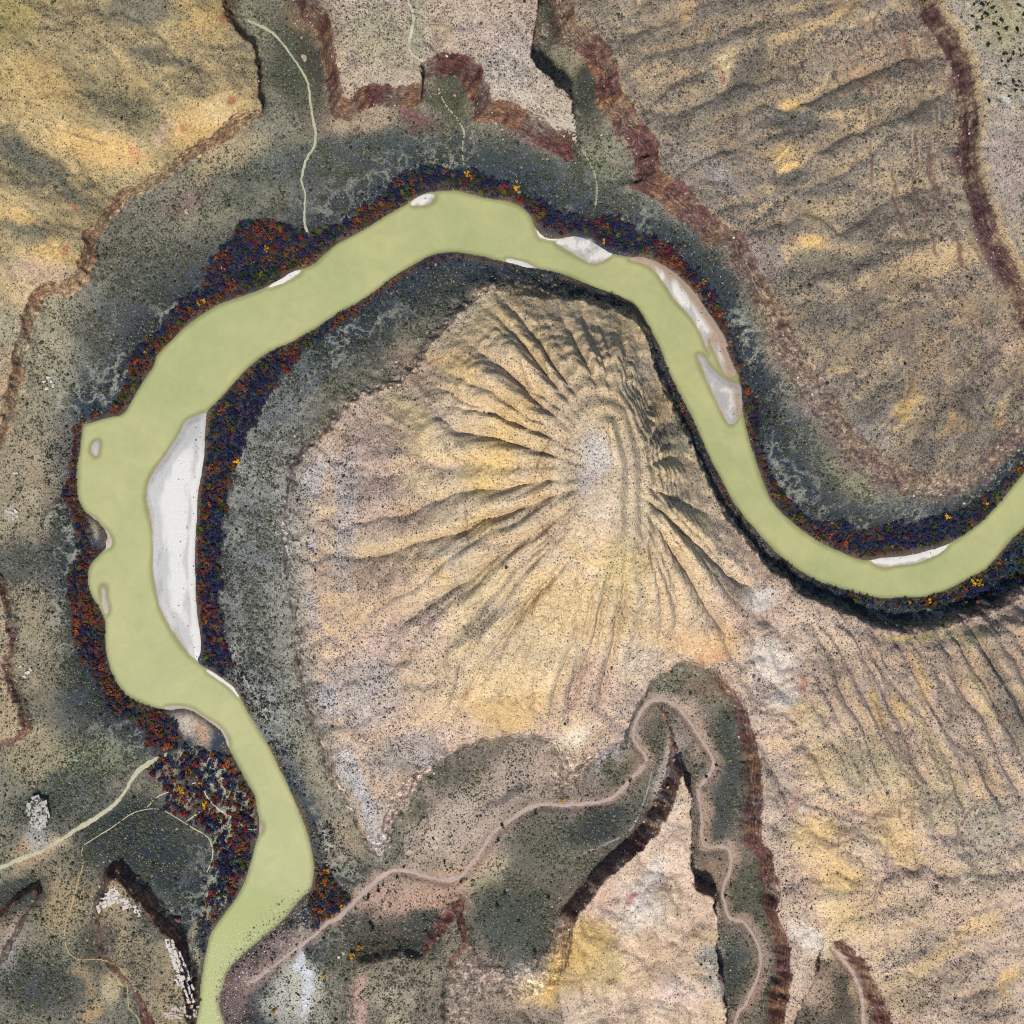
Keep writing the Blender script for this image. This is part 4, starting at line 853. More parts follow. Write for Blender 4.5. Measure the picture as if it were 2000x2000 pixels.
def terrain_material():
    m, nt, b = new_mat('desert_ground')
    L = nt.links.new
    geo = N(nt, 'ShaderNodeNewGeometry')
    pos = geo.outputs['Position']
    base = N(nt, 'ShaderNodeAttribute', attribute_name='soil').outputs['Color']
    msk_n = N(nt, 'ShaderNodeAttribute', attribute_name='cover')
    msk = msk_n.outputs['Color']
    sep = N(nt, 'ShaderNodeSeparateColor')
    L(msk, sep.inputs[0])
    den, cliff, tint = sep.outputs[0], sep.outputs[1], sep.outputs[2]

    def noise(scale, detail=3, rough=0.6):
        n = N(nt, 'ShaderNodeTexNoise')
        n.inputs['Scale'].default_value = scale
        n.inputs['Detail'].default_value = detail
        n.inputs['Roughness'].default_value = rough
        L(pos, n.inputs['Vector'])
        return n.outputs['Fac']
    grit = noise(0.55, 4, 0.75)
    fine_ = noise(1.3, 2, 0.8)
    med = noise(0.09, 4, 0.65)
    c = mixc(nt, 1.0, base, ramp(nt, grit, [(0.32, 0.58), (0.68, 1.42)]), 'MULTIPLY')
    c = mixc(nt, 1.0, c, ramp(nt, fine_, [(0.3, 0.72), (0.7, 1.28)]), 'MULTIPLY')
    c = mixc(nt, 1.0, c, ramp(nt, med, [(0.3, 0.86), (0.7, 1.14)]), 'MULTIPLY')
    # low plants and stones too small to build
    vor = N(nt, 'ShaderNodeTexVoronoi')
    vor.inputs['Scale'].default_value = 0.52
    L(pos, vor.inputs['Vector'])
    dot = ramp(nt, vor.outputs['Distance'], [(0.32, 1), (0.5, 0)])
    pick = N(nt, 'ShaderNodeSeparateColor')
    L(vor.outputs['Color'], pick.inputs[0])
    lt = N(nt, 'ShaderNodeMath', operation='LESS_THAN')
    sc = N(nt, 'ShaderNodeMath', operation='MULTIPLY')
    L(den, sc.inputs[0])
    sc.inputs[1].default_value = 0.72
    L(pick.outputs[0], lt.inputs[0])
    L(sc.outputs[0], lt.inputs[1])
    mm = N(nt, 'ShaderNodeMath', operation='MULTIPLY')
    L(lt.outputs[0], mm.inputs[0])
    L(dot, mm.inputs[1])
    mm2 = N(nt, 'ShaderNodeMath', operation='MULTIPLY')
    L(mm.outputs[0], mm2.inputs[0])
    mm2.inputs[1].default_value = 0.72
    plant = mixc(nt, tint, A(62, 70, 66), A(84, 72, 78))
    c = mixc(nt, mm2.outputs[0], c, plant)
    # pale stones
    vs = N(nt, 'ShaderNodeTexVoronoi')
    vs.inputs['Scale'].default_value = 0.62
    L(pos, vs.inputs['Vector'])
    ps = N(nt, 'ShaderNodeSeparateColor')
    L(vs.outputs['Color'], ps.inputs[0])
    g1 = N(nt, 'ShaderNodeMath', operation='GREATER_THAN')
    L(ps.outputs[1], g1.inputs[0])
    gth = N(nt, 'ShaderNodeMath', operation='MULTIPLY_ADD')
    L(den, gth.inputs[0])
    gth.inputs[1].default_value = -0.16
    gth.inputs[2].default_value = 0.97
    L(gth.outputs[0], g1.inputs[1])
    d1 = ramp(nt, vs.outputs['Distance'], [(0.2, 0.6), (0.36, 0)])
    g2 = N(nt, 'ShaderNodeMath', operation='MULTIPLY')
    L(g1.outputs[0], g2.inputs[0])
    L(d1, g2.inputs[1])
    c = mixc(nt, g2.outputs[0], c, A(214, 206, 196))
    # bedding in the bare rock
    sxyz = N(nt, 'ShaderNodeSeparateXYZ')
    L(pos, sxyz.inputs[0])
    wv = N(nt, 'ShaderNodeMath', operation='MULTIPLY_ADD')
    L(med, wv.inputs[0])
    wv.inputs[1].default_value = 7.0
    L(sxyz.outputs['Z'], wv.inputs[2])
    one = N(nt, 'ShaderNodeTexNoise', noise_dimensions='1D')
    one.inputs['Scale'].default_value = 0.45
    one.inputs['Detail'].default_value = 3
    L(wv.outputs[0], one.inputs['W'])
    bed = ramp(nt, one.outputs['Fac'], [(0.3, 0.38), (0.48, 0.95), (0.68, 1.5)])
    bedc = mixc(nt, 1.0, c, bed, 'MULTIPLY')
    cf = N(nt, 'ShaderNodeMath', operation='MULTIPLY_ADD')
    L(cliff, cf.inputs[0])
    cf.inputs[1].default_value = 0.5
    cf.inputs[2].default_value = 0.10
    c = mixc(nt, cf.outputs[0], c, bedc)
    # hard beds standing out as thin ledges
    w2 = N(nt, 'ShaderNodeMath', operation='MULTIPLY_ADD')
    L(noise(0.02, 3, 0.5), w2.inputs[0])
    w2.inputs[1].default_value = 5.0
    L(sxyz.outputs['Z'], w2.inputs[2])
    wv2 = N(nt, 'ShaderNodeTexNoise', noise_dimensions='1D')
    wv2.inputs['Scale'].default_value = 0.22
    wv2.inputs['Detail'].default_value = 1.5
    L(w2.outputs[0], wv2.inputs['W'])
    line = ramp(nt, wv2.outputs['Fac'], [(0.48, 0), (0.497, 0.5), (0.507, 0.5), (0.522, 0)])
    brk = ramp(nt, noise(0.035, 4, 0.7), [(0.44, 0), (0.58, 1)])
    lm = N(nt, 'ShaderNodeMath', operation='MULTIPLY')
    L(line, lm.inputs[0])
    L(brk, lm.inputs[1])
    lm2 = N(nt, 'ShaderNodeMath', operation='MULTIPLY')
    L(lm.outputs[0], lm2.inputs[0])
    L(msk_n.outputs['Alpha'], lm2.inputs[1])
    c = mixc(nt, lm2.outputs[0], c, A(132, 100, 72))
    crag = mixc(nt, 1.0, c, ramp(nt, noise(0.16, 6, 0.8), [(0.36, 0.3), (0.5, 0.95), (0.64, 1.9)]), 'MULTIPLY')
    c = mixc(nt, cliff, c, crag)
    # joints in the cliffs
    jn = N(nt, 'ShaderNodeTexVoronoi', feature='DISTANCE_TO_EDGE')
    jn.inputs['Scale'].default_value = 0.2
    jw = N(nt, 'ShaderNodeMixRGB')
    jw.inputs[0].default_value = 0.25
    L(pos, jw.inputs[1])
    jnn = N(nt, 'ShaderNodeTexNoise')
    jnn.inputs['Scale'].default_value = 0.085
    L(pos, jnn.inputs['Vector'])
    jsc = N(nt, 'ShaderNodeVectorMath', operation='SCALE')
    jsc.inputs['Scale'].default_value = 90.0
    L(jnn.outputs['Color'], jsc.inputs[0])
    L(jsc.outputs[0], jw.inputs[2])
    L(jw.outputs[0], jn.inputs['Vector'])
    jm_ = N(nt, 'ShaderNodeMath', operation='MULTIPLY')
    L(ramp(nt, jn.outputs['Distance'], [(0.03, 0.35), (0.14, 0)]), jm_.inputs[0])
    L(cliff, jm_.inputs[1])
    c = mixc(nt, jm_.outputs[0], c, A(52, 36, 36))
    L(c, b.inputs['Base Color'])
    bump = N(nt, 'ShaderNodeBump')
    bump.inputs['Strength'].default_value = 0.9
    bump.inputs['Distance'].default_value = 1.1
    L(grit, bump.inputs['Height'])
    L(bump.outputs[0], b.inputs['Normal'])
    return m


def soil_material(name, c, var=0.3):
    m, nt, b = new_mat(name)
    L = nt.links.new
    geo = N(nt, 'ShaderNodeNewGeometry')
    n = N(nt, 'ShaderNodeTexNoise')
    n.inputs['Scale'].default_value = 0.5
    n.inputs['Detail'].default_value = 4
    n.inputs['Roughness'].default_value = 0.7
    L(geo.outputs['Position'], n.inputs['Vector'])
    L(mixc(nt, 1.0, tuple(c), ramp(nt, n.outputs['Fac'], [(0.3, 1 - var), (0.7, 1 + var)]), 'MULTIPLY'), b.inputs['Base Color'])
    return m


def mesh_obj(name, verts, faces, mat, parent=None, smooth=False):
    me = bpy.data.meshes.new(name)
    v = np.asarray(verts, np.float32)
    me.vertices.add(len(v))
    me.vertices.foreach_set('co', v.ravel())
    f = faces
    if isinstance(f, np.ndarray):
        k = f.shape[1]
        me.loops.add(f.size)
        me.loops.foreach_set('vertex_index', f.ravel().astype(np.int32))
        me.polygons.add(len(f))
        me.polygons.foreach_set('loop_start', np.arange(0, f.size, k, dtype=np.int32))
        me.polygons.foreach_set('loop_total', np.full(len(f), k, np.int32))
    else:
        me.clear_geometry()
        me.from_pydata([tuple(map(float, q)) for q in v], [], f)
    me.update(calc_edges=True)
    if smooth:
        me.polygons.foreach_set('use_smooth', np.ones(len(me.polygons), bool))
    me.materials.append(mat)
    o = bpy.data.objects.new(name, me)
    col.objects.link(o)
    o.parent = parent
    return o


def tag(o, label=None, cat=None, group=None, kind=None):
    for k, v in (('label', label), ('category', cat), ('group', group), ('kind', kind)):
        if v:
            o[k] = v
    return o


def grid_faces(ny, nx):
    i = np.arange(ny * nx).reshape(ny, nx)
    return np.stack([i[:-1, :-1], i[:-1, 1:], i[1:, 1:], i[1:, :-1]], -1).reshape(-1, 4)


def color_attr(me, name, rgb):
    a = me.attributes.new(name, 'FLOAT_COLOR', 'POINT')
    full = np.ones((len(me.vertices), 4), np.float32)
    full[:, :rgb.shape[1]] = rgb
    a.data.foreach_set('color', full.ravel())


land = mesh_obj('terrain', np.stack([X, Y, Z], -1).reshape(-1, 3), grid_faces(NA, NA), terrain_material(), smooth=True)
tag(land, 'desert canyon ground of gold slopes, scrub flats and red ledges', 'terrain', kind='structure')
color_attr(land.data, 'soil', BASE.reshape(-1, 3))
BED = sstep(22, 34, Z) * (1 - CL) * sstep(0.06, 0.25, np.hypot(NXg, NYg))
color_attr(land.data, 'cover', np.stack([DEN, CL, TINT, BED], -1).reshape(-1, 4).astype(np.float32))

# ------------------------------------------------------------------ river
sandbars = []    # name, label, outline, height


def river_material():
    m, nt, b = new_mat('muddy_water')
    L = nt.links.new
    geo = N(nt, 'ShaderNodeNewGeometry')
    n = N(nt, 'ShaderNodeTexNoise')
    n.inputs['Scale'].default_value = 0.012
    n.inputs['Detail'].default_value = 3
    L(geo.outputs['Position'], n.inputs['Vector'])
    n2 = N(nt, 'ShaderNodeTexNoise')
    n2.inputs['Scale'].default_value = 0.05
    n2.inputs['Detail'].default_value = 5
    n2.inputs['Roughness'].default_value = 0.65
    n2.inputs['Distortion'].default_value = 1.2
    L(geo.outputs['Position'], n2.inputs['Vector'])
    wcol = mixc(nt, ramp(nt, n.outputs['Fac'], [(0.35, 0), (0.65, 1)]), A(168, 174, 118), A(184, 182, 126))
    wcol = mixc(nt, 1.0, wcol, ramp(nt, n2.outputs['Fac'], [(0.3, 0.93), (0.7, 1.06)]), 'MULTIPLY')
    at = N(nt, 'ShaderNodeAttribute', attribute_name='water').outputs['Color']
    sp = N(nt, 'ShaderNodeSeparateColor')
    L(at, sp.inputs[0])
    wcol = mixc(nt, sp.outputs[1], wcol, A(160, 168, 96))
    fo = N(nt, 'ShaderNodeTexNoise')
    fo.inputs['Scale'].default_value = 0.55
    fo.inputs['Detail'].default_value = 5
    fo.inputs['Roughness'].default_value = 0.7
    L(geo.outputs['Position'], fo.inputs['Vector'])
    fm = N(nt, 'ShaderNodeMath', operation='MULTIPLY')
    L(ramp(nt, fo.outputs['Fac'], [(0.56, 0), (0.66, 1)]), fm.inputs[0])
    L(sp.outputs[2], fm.inputs[1])
    wcol = mixc(nt, fm.outputs[0], wcol, A(222, 226, 206))
    L(wcol, b.inputs['Base Color'])
    b.inputs['Roughness'].default_value = 0.35
    b.inputs['Specular IOR Level'].default_value = 0.3
    wn_ = N(nt, 'ShaderNodeTexNoise')
    wn_.inputs['Scale'].default_value = 0.8
    L(geo.outputs['Position'], wn_.inputs['Vector'])
    bp = N(nt, 'ShaderNodeBump')
    bp.inputs['Strength'].default_value = 0.08
    L(wn_.outputs['Fac'], bp.inputs['Height'])
    L(bp.outputs[0], b.inputs['Normal'])
    tr = N(nt, 'ShaderNodeBsdfTransparent')
    tr.inputs[0].default_value = (0.86, 0.9, 0.7, 1)
    ms = N(nt, 'ShaderNodeMixShader')
    L(sp.outputs[0], ms.inputs[0])
    L(tr.outputs[0], ms.inputs[1])
    L(b.outputs[0], ms.inputs[2])
    L(ms.outputs[0], nt.nodes['Material Output'].inputs[0])
    return m


BAR_LIST = [
    ('long white sandbar curving along the inner bank of the western bend', T4([(1000, 470), (1080, 440), (1125, 425), (1130, 500), (1125, 600), (1115, 720), (1095, 820), (1085, 900), (1090, 980), (1075, 1080), (1070, 1200), (1075, 1350), (1080, 1500), (1110, 1620), (1110, 1720), (1080, 1790), (1000, 1710), (930, 1610), (870, 1510), (840, 1400), (825, 1280), (825, 1180), (820, 1050), (800, 960), (785, 870), (800, 790), (850, 710), (920, 620), (970, 540)]), 1.7, 1.0),
    ('small teardrop sandbar just off the northern bend', T2([(415, 1095), (455, 1062), (500, 1045), (545, 1045), (555, 1065), (525, 1102), (470, 1110), (430, 1110)]), 0.9, 1.0),
    ('slim white sandbar against the yellow green thicket', T1([(1430, 1558), (1500, 1500), (1540, 1455), (1600, 1440), (1630, 1460), (1595, 1492), (1520, 1528)]), 1.0, 1.0),
    ('long white sandbar beside the crimson thicket of the eastern bend', T2([(1585, 1400), (1620, 1378), (1680, 1370), (1745, 1395), (1800, 1430)]) + T3([(60, 1470), (150, 1560), (230, 1680), (310, 1790), (360, 1932)]) + T6([(310, 60), (352, 150), (392, 230), (340, 245), (300, 200), (262, 100), (225, 0)]) + T3([(240, 1932), (205, 1840), (165, 1750), (110, 1680), (50, 1620), (0, 1540)]) + T2([(1760, 1490), (1710, 1440), (1650, 1415)]), 1.3, 0.95),
    ('grey arrow shaped sandbar in mid channel below the eastern bend', T6([(165, 110), (200, 120), (240, 180), (290, 230), (340, 262), (400, 270), (420, 340), (412, 430), (400, 450), (370, 490), (340, 500), (305, 440), (275, 370), (235, 290), (195, 190)]), 1.2, 0.9),
    ('narrow white sandbar under the blue green thicket', T6([(1070, 1205), (1150, 1190), (1220, 1185), (1320, 1170), (1400, 1150), (1480, 1130), (1545, 1115), (1500, 1175), (1400, 1228), (1330, 1248), (1240, 1253), (1180, 1268), (1130, 1250)]), 1.2, 0.95),
    ('white sand fan with grey gravel reaching into the channel', T2([(1180, 1300), (1250, 1265), (1300, 1240), (1390, 1260), (1460, 1320), (1520, 1360), (1470, 1405), (1400, 1425), (1340, 1395), (1270, 1355)]), 1.2, 0.95),
    ('white sand pocket beside the green willows', T2([(1085, 1200), (1120, 1220), (1180, 1240), (1240, 1275), (1210, 1300), (1150, 1290), (1110, 1280)]), 1.0, 0.95),
    ('tiny grey sandbar in the wide western reach', T4([(485, 630), (500, 590), (525, 572), (540, 590), (533, 640), (522, 675), (495, 650)]), 0.8, 0.8),
    ('brown mud bar hooked along the western bank', T4([(540, 1372), (560, 1362), (575, 1380), (572, 1430), (592, 1480), (580, 1525), (560, 1510), (548, 1450)]), 0.55, 0.55),
    ('thin white sandbar on the point of the peninsula', T2([(915, 1400), (950, 1392), (1010, 1408), (1060, 1425), (1100, 1450), (1060, 1462), (1000, 1448)]), 1.0, 0.95),
    ('tiny crescent sandbar below the crimson thicket', T7([(1395, 850), (1410, 842), (1420, 865), (1412, 900), (1395, 910)]), 0.7, 0.9),
    ('white sand strip below the willow clump', T7([(1120, 10), (1180, 45), (1250, 90), (1300, 160), (1290, 175), (1240, 120), (1170, 70), (1110, 30)]), 1.1, 0.95),
    ('grey cobble bar with straw coloured reeds at the wash mouth', T7([(870, 240), (900, 215), (960, 212), (1040, 230), (1110, 280), (1180, 320), (1225, 380), (1240, 440), (1190, 470), (1100, 430), (1000, 420), (985, 350), (930, 290)]), 1.5, 0.6),
    ('oval tan gravel island against the western bank', T4([(470, 990), (500, 985), (550, 1040), (600, 1100), (605, 1150), (560, 1170), (490, 1180), (475, 1100)]), 1.4, 0.62),
]
bar_sdf = [sdf_poly(chaikin(ground(b[1]), 1)) for b in BAR_LIST]
bars_all = np.maximum.reduce(bar_sdf)

wxs = np.arange(-560, 560.1, 2.2)
WX, WY = np.meshgrid(wxs, wxs)
dr_w = lookup(S['river'], WX, WY)
ok = dr_w > -14
nW = len(wxs)
idx = -np.ones(WX.shape, np.int64)
fq = grid_faces(nW, nW)
keep = ok.ravel()[fq].all(1)
fq = fq[keep]
used = np.unique(fq)
remap = -np.ones(nW * nW, np.int64)
remap[used] = np.arange(len(used))
wv_ = np.stack([WX.ravel()[used], WY.ravel()[used], np.zeros(len(used))], 1)
river = mesh_obj('river_water', wv_, remap[fq], river_material(), smooth=True)
tag(river, 'murky pale green river looping through the canyon', 'river', kind='structure')
bx_ = lookup(bars_all, wv_[:, 0], wv_[:, 1])
dd = np.minimum(lookup(S['river'], wv_[:, 0], wv_[:, 1]) * 1.2, -bx_)
nn = fbm(wv_[:, 0], wv_[:, 1], 30, 3, 151)
opac = np.clip(0.45 + 0.55 * sstep(0.0, 2.5 + 5 * nn, dd), 0, 1)
wu, wvv = 1000 + wv_[:, 0] / MPP, 1000 - wv_[:, 1] / MPP
rapid = sstep(1740, 1860, wvv) * sstep(640, 560, wu)
shal = sstep(1690, 1800, wvv - (wu - 500) * 0.3)
foam = rapid * 0.8
color_attr(river.data, 'water', np.stack([opac, shal * 0.8, foam], 1).astype(np.float32))


def bar_material():
    m, nt, b = new_mat('river_sand')
    L = nt.links.new
    geo = N(nt, 'ShaderNodeNewGeometry')
    base = N(nt, 'ShaderNodeAttribute', attribute_name='sand').outputs['Color']
    n = N(nt, 'ShaderNodeTexNoise')
    n.inputs['Scale'].default_value = 0.6
    n.inputs['Detail'].default_value = 5
    n.inputs['Roughness'].default_value = 0.7
    L(geo.outputs['Position'], n.inputs['Vector'])
    c = mixc(nt, 1.0, base, ramp(nt, n.outputs['Fac'], [(0.3, 0.86), (0.7, 1.12)]), 'MULTIPLY')
    L(c, b.inputs['Base Color'])
    return m


bar_mat = bar_material()
BARS = []
for (label, outline, h, white), sd in zip(BAR_LIST, bar_sdf):
    pg = ground(outline)
    x0, y0 = pg.min(0) - 6
    x1, y1 = pg.max(0) + 6
    st = 0.8
    gx, gy = np.meshgrid(np.arange(x0, x1 + st, st), np.arange(y0, y1 + st, st))
    s = lookup(sd, gx, gy) + (fbm(gx, gy, 9, 3, 161) - 0.5) * 1.6
    zz = np.clip(s * 0.22, -0.6, 0.25) + (h - 0.25) * sstep(0.6, 7.0, s)
    zz = zz + (fbm(gx, gy, 3.0, 2, 167) - 0.5) * 0.12
    f = grid_faces(*gx.shape)
    keep = ((s > -2.6).ravel()[f]).all(1)
    f = f[keep]
    us = np.unique(f)
    rm = -np.ones(gx.size, np.int64)
    rm[us] = np.arange(len(us))
    vv = np.stack([gx.ravel()[us], gy.ravel()[us], zz.ravel()[us]], 1)
    o = mesh_obj('sandbar', vv, rm[f], bar_mat, smooth=True)
    tag(o, label, 'sandbar', 'sandbars of the river', 'structure')
    so = s.ravel()[us]
    so = so + 14 * sstep(7, 0, lookup(S['river'], vv[:, 0], vv[:, 1]))
    nz = fbm(vv[:, 0], vv[:, 1], 8, 3, 173)
    wet = A(176, 150, 128) * np.ones((len(us), 3))
    grey = A(176, 172, 168)
    top = A(222, 219, 211) * white ** 2 + A(168, 152, 122) * (1 - white ** 2)
    c1 = sstep(0.4, 1.2, so + 2 * (nz - 0.5))[:, None]
    nb_ = fbm(vv[:, 0] * 2.2, vv[:, 1] * 0.7, 16, 4, 177)
    c2 = sstep(1.2, 6.5, so + 16 * (nb_ - 0.5))[:, None]
    cc = wet * (1 - c1) + grey * c1
    cc = cc * (1 - c2) + top * c2
    if label.startswith('long white sandbar curving'):
        pu, pv = to_px(vv[:, 0], vv[:, 1], 0)
        gband = sstep(26, 8, np.abs(so - 8 + 14 * (nb_ - 0.5)) * 3)[:, None] * 0.45
        cc = cc * (1 - gband) + A(150, 150, 150) * gband
        gtop = sstep(905, 850, pv)[:, None] * 0.5
        cc = cc * (1 - gtop) + A(170, 168, 166) * gtop
    if 'crimson' in label or 'arrow shaped' in label:
        rs = lookup(S['river'], vv[:, 0], vv[:, 1])
        tanm = (sstep(11, 4, rs + 8 * (nb_ - 0.5)) * 0.85)[:, None]
        cc = cc * (1 - tanm) + A(166, 138, 112) * tanm
    if 'arrow shaped' in label or 'gravel reaching' in label:
        gm = sstep(0.4, 0.6, nz)[:, None] * 0.7
        cc = cc * (1 - gm) + A(166, 160, 156) * gm
    color_attr(o.data, 'sand', cc.astype(np.float32))
    BARS.append((label, sd, o))

# ------------------------------------------------------------------ washes, tracks, paths (draped ribbons)





for name, label, line, width, c in ROUTES:
    p = land_at(resample(chaikin(line, 2, False), 2.0))[:, :2]
    k = np.ones(9) / 9
    for ax_ in (0, 1):
        pad = np.pad(p[:, ax_], 4, mode='edge')
        p[:, ax_] = np.convolve(pad, k, 'valid')
    p = resample(p, 0.8)
    t = np.gradient(p, axis=0)
    t /= np.linalg.norm(t, axis=1, keepdims=True) + 1e-9
    nrm = np.stack([-t[:, 1], t[:, 0]], 1)
    m_ = 7
    off = np.linspace(-1, 1, m_)
    wob = width * (0.35 + 1.25 * fbm(p[:, 0], p[:, 1], 18, 3, 181)) * 0.6
    q = p[:, None, :] + nrm[:, None, :] * (off[None, :, None] * wob[:, None, None])
    jit = (fbm(q[..., 0], q[..., 1], 4, 3, 185) - 0.5) * min(width, 3.0) * 0.9
    q = q + nrm[:, None, :] * (jit * np.abs(off)[None, :])[..., None]
    zz = zat(q[..., 0].ravel(), q[..., 1].ravel()).reshape(q.shape[:2])
    lift = 0.13 * (1 - np.abs(off) ** 4)[None, :] - 0.03
    vv = np.concatenate([q, (zz + lift)[..., None]], -1).reshape(-1, 3)
    o = mesh_obj(name, vv, grid_faces(len(p), m_), soil_material(name + '_soil', c, 0.22), smooth=True)
    tag(o, label, name.replace('_', ' '), kind='structure')
# ------------------------------------------------------------------ plants
SCR = {}


def grid_at(G, x, y):
    ix = np.clip(np.searchsorted(axis, x), 0, NA - 1)
    iy = np.clip(np.searchsorted(axis, y), 0, NA - 1)
    return G[iy, ix]


def plant_material(name, c, var=0.35, instancer=None):
    m, nt, b = new_mat(name)
    L = nt.links.new
    if instancer:
        base = N(nt, 'ShaderNodeAttribute', attribute_name=instancer, attribute_type='INSTANCER').outputs['Color']
    else:
        base = tuple(c)
    info = N(nt, 'ShaderNodeObjectInfo')
    geo = N(nt, 'ShaderNodeNewGeometry')
    n = N(nt, 'ShaderNodeTexNoise')
    n.inputs['Scale'].default_value = 0.9
    n.inputs['Detail'].default_value = 2
    L(geo.outputs['Position'], n.inputs['Vector'])
    c2 = mixc(nt, 1.0, base, ramp(nt, n.outputs['Fac'], [(0.3, 0.6), (0.7, 1.4)]), 'MULTIPLY')
    if not instancer:
        c2 = mixc(nt, 1.0, c2, ramp(nt, info.outputs['Random'], [(0.0, 1 - var), (1.0, 1 + var)]), 'MULTIPLY')
    L(c2, b.inputs['Base Color'])
    b.inputs['Specular IOR Level'].default_value = 0.05
    return m


def scatter(name, label, cat, pts, scale, cols_, rough=0.35, flat=0.75, spec=None):
    """uncountable low growth or rubble: points instanced with a lumpy form"""
    me = bpy.data.meshes.new(name)
    me.vertices.add(len(pts))
    me.vertices.foreach_set('co', pts.astype(np.float32).ravel())
    a = me.attributes.new('size', 'FLOAT_VECTOR', 'POINT')
    sc = np.stack([scale, scale * rng.uniform(0.75, 1.25, len(scale)), scale * flat], 1)
    a.data.foreach_set('vector', sc.astype(np.float32).ravel())
    a = me.attributes.new('turn', 'FLOAT_VECTOR', 'POINT')
    rt = np.zeros((len(pts), 3), np.float32)
    rt[:, 2] = rng.uniform(0, 6.28, len(pts))
    rt[:, :2] = rng.uniform(-0.3, 0.3, (len(pts), 2))
    a.data.foreach_set('vector', rt.ravel())
    color_attr(me, 'leaf', cols_.astype(np.float32))
    mat = plant_material(name + '_mat', None, instancer='leaf')
    me.materials.append(mat)
    o = bpy.data.objects.new(name, me)
    col.objects.link(o)
    tag(o, label, cat, kind='stuff')
    ng = bpy.data.node_groups.new(name + '_scatter', 'GeometryNodeTree')
    ng.interface.new_socket('Geometry', in_out='INPUT', socket_type='NodeSocketGeometry')
    ng.interface.new_socket('Geometry', in_out='OUTPUT', socket_type='NodeSocketGeometry')
    gi = ng.nodes.new('NodeGroupInput')
    go = ng.nodes.new('NodeGroupOutput')
    ico = ng.nodes.new('GeometryNodeMeshIcoSphere')
    ico.inputs['Radius'].default_value = 1.0
    ico.inputs['Subdivisions'].default_value = 2
    sp = ng.nodes.new('GeometryNodeSetPosition')
    nz = ng.nodes.new('ShaderNodeTexNoise')
    nz.inputs['Scale'].default_value = 1.7
    sub = ng.nodes.new('ShaderNodeVectorMath')
    sub.operation = 'SUBTRACT'
    sub.inputs[1].default_value = (0.5, 0.5, 0.5)
    sca = ng.nodes.new('ShaderNodeVectorMath')
    sca.operation = 'SCALE'
    sca.inputs['Scale'].default_value = rough * 4
    ng.links.new(nz.outputs['Color'], sub.inputs[0])
    ng.links.new(sub.outputs[0], sca.inputs[0])
    ng.links.new(sca.outputs[0], sp.inputs['Offset'])
    ng.links.new(ico.outputs[0], sp.inputs['Geometry'])
    sm = ng.nodes.new('GeometryNodeSetMaterial')
    sm.inputs['Material'].default_value = mat
    ng.links.new(sp.outputs[0], sm.inputs[0])
    ip = ng.nodes.new('GeometryNodeInstanceOnPoints')

    def named(nm):
        n = ng.nodes.new('GeometryNodeInputNamedAttribute')
        n.data_type = 'FLOAT_VECTOR'
        n.inputs[0].default_value = nm
        return n.outputs[0]
    ng.links.new(gi.outputs[0], ip.inputs['Points'])
    ng.links.new(sm.outputs[0], ip.inputs['Instance'])
    ng.links.new(named('size'), ip.inputs['Scale'])
    ng.links.new(named('turn'), ip.inputs['Rotation'])
    ng.links.new(ip.outputs[0], go.inputs[0])
    md = o.modifiers.new('scatter', 'NODES')
    md.node_group = ng
    return o


NTRY = 1050000
sx = rng.uniform(-548, 548, NTRY)
sy = rng.uniform(-548, 548, NTRY)
den = grid_at(DEN, sx, sy)
clf = grid_at(CL, sx, sy)
drv = grid_at(DRIV, sx, sy)
dl = grid_at(DLAND, sx, sy)
clump = fbm(sx, sy, 15, 3, 201)
clump2 = fbm(sx, sy, 5, 2, 207)
prob = np.clip(den, 0, 1) ** 1.35 * (0.25 + 1.3 * sstep(0.34, 0.64, clump)) * (0.6 + 0.75 * sstep(0.35, 0.6, clump2)) * 0.66
prob *= (1 - 0.7 * clf) * (drv < -2.5)
prob *= lookup(S['wash'], sx, sy) > 2.6
prob *= lookup(bars_all, sx, sy) < -1
prob *= 1 - 0.9 * grid_at(VEIN, sx, sy)
for _, _, line, wd, _c in ROUTES:
    if _.startswith(('thin', 'pale foot', 'pale sandy', 'pale green')):
        p_ = land_at(resample(line, 8))[:, :2]
        prob *= lookup(dist_line(p_), sx, sy) > wd * 0.75 + 0.6
take = rng.random(NTRY) < prob
sx, sy, den, dl = sx[take], sy[take], den[take], dl[take]
sz = zat(sx, sy)
tn = grid_at(TINT, sx, sy)
rad = rng.lognormal(-0.68, 0.45, len(sx)) * (0.74 + 0.42 * den)
rad = rad * (1 - 0.28 * np.maximum.reduce([grid_at(ins(k_), sx, sy) for k_ in ('P5', 'P6', 'P1', 'P2')] + [0.55 * grid_at(ins('P3'), sx, sy)]))
rad = np.clip(rad * 0.92, 0.26, 1.8)
cA, cB = A(86, 88, 74), A(104, 92, 92)
sc_col = cA * (1 - tn[:, None]) + cB * tn[:, None]
lowz = (sstep(60, 4, dl) * (sz < 14))[:, None]
sc_col = sc_col * (1 - lowz * 0.85) + A(34, 43, 54) * lowz * 0.85
rr = rng.random(len(sx))
grn = (rr < 0.12)[:, None]
sc_col = np.where(grn, A(74, 82, 48), sc_col)
sc_col = np.where((rr > 0.93)[:, None], A(126, 120, 96), sc_col)
sc_col = sc_col * np.where(rng.random((len(sx), 1)) < 0.14, rng.uniform(0.35, 0.65, (len(sx), 1)), rng.uniform(0.7, 1.5, (len(sx), 1)))
print('scrub', len(sx))
scatter('desert_scrub', 'low dark sagebrush and saltbush speckling the slopes and flats', 'scrub', np.stack([sx, sy, sz + rad * 0.15], 1), rad, sc_col)

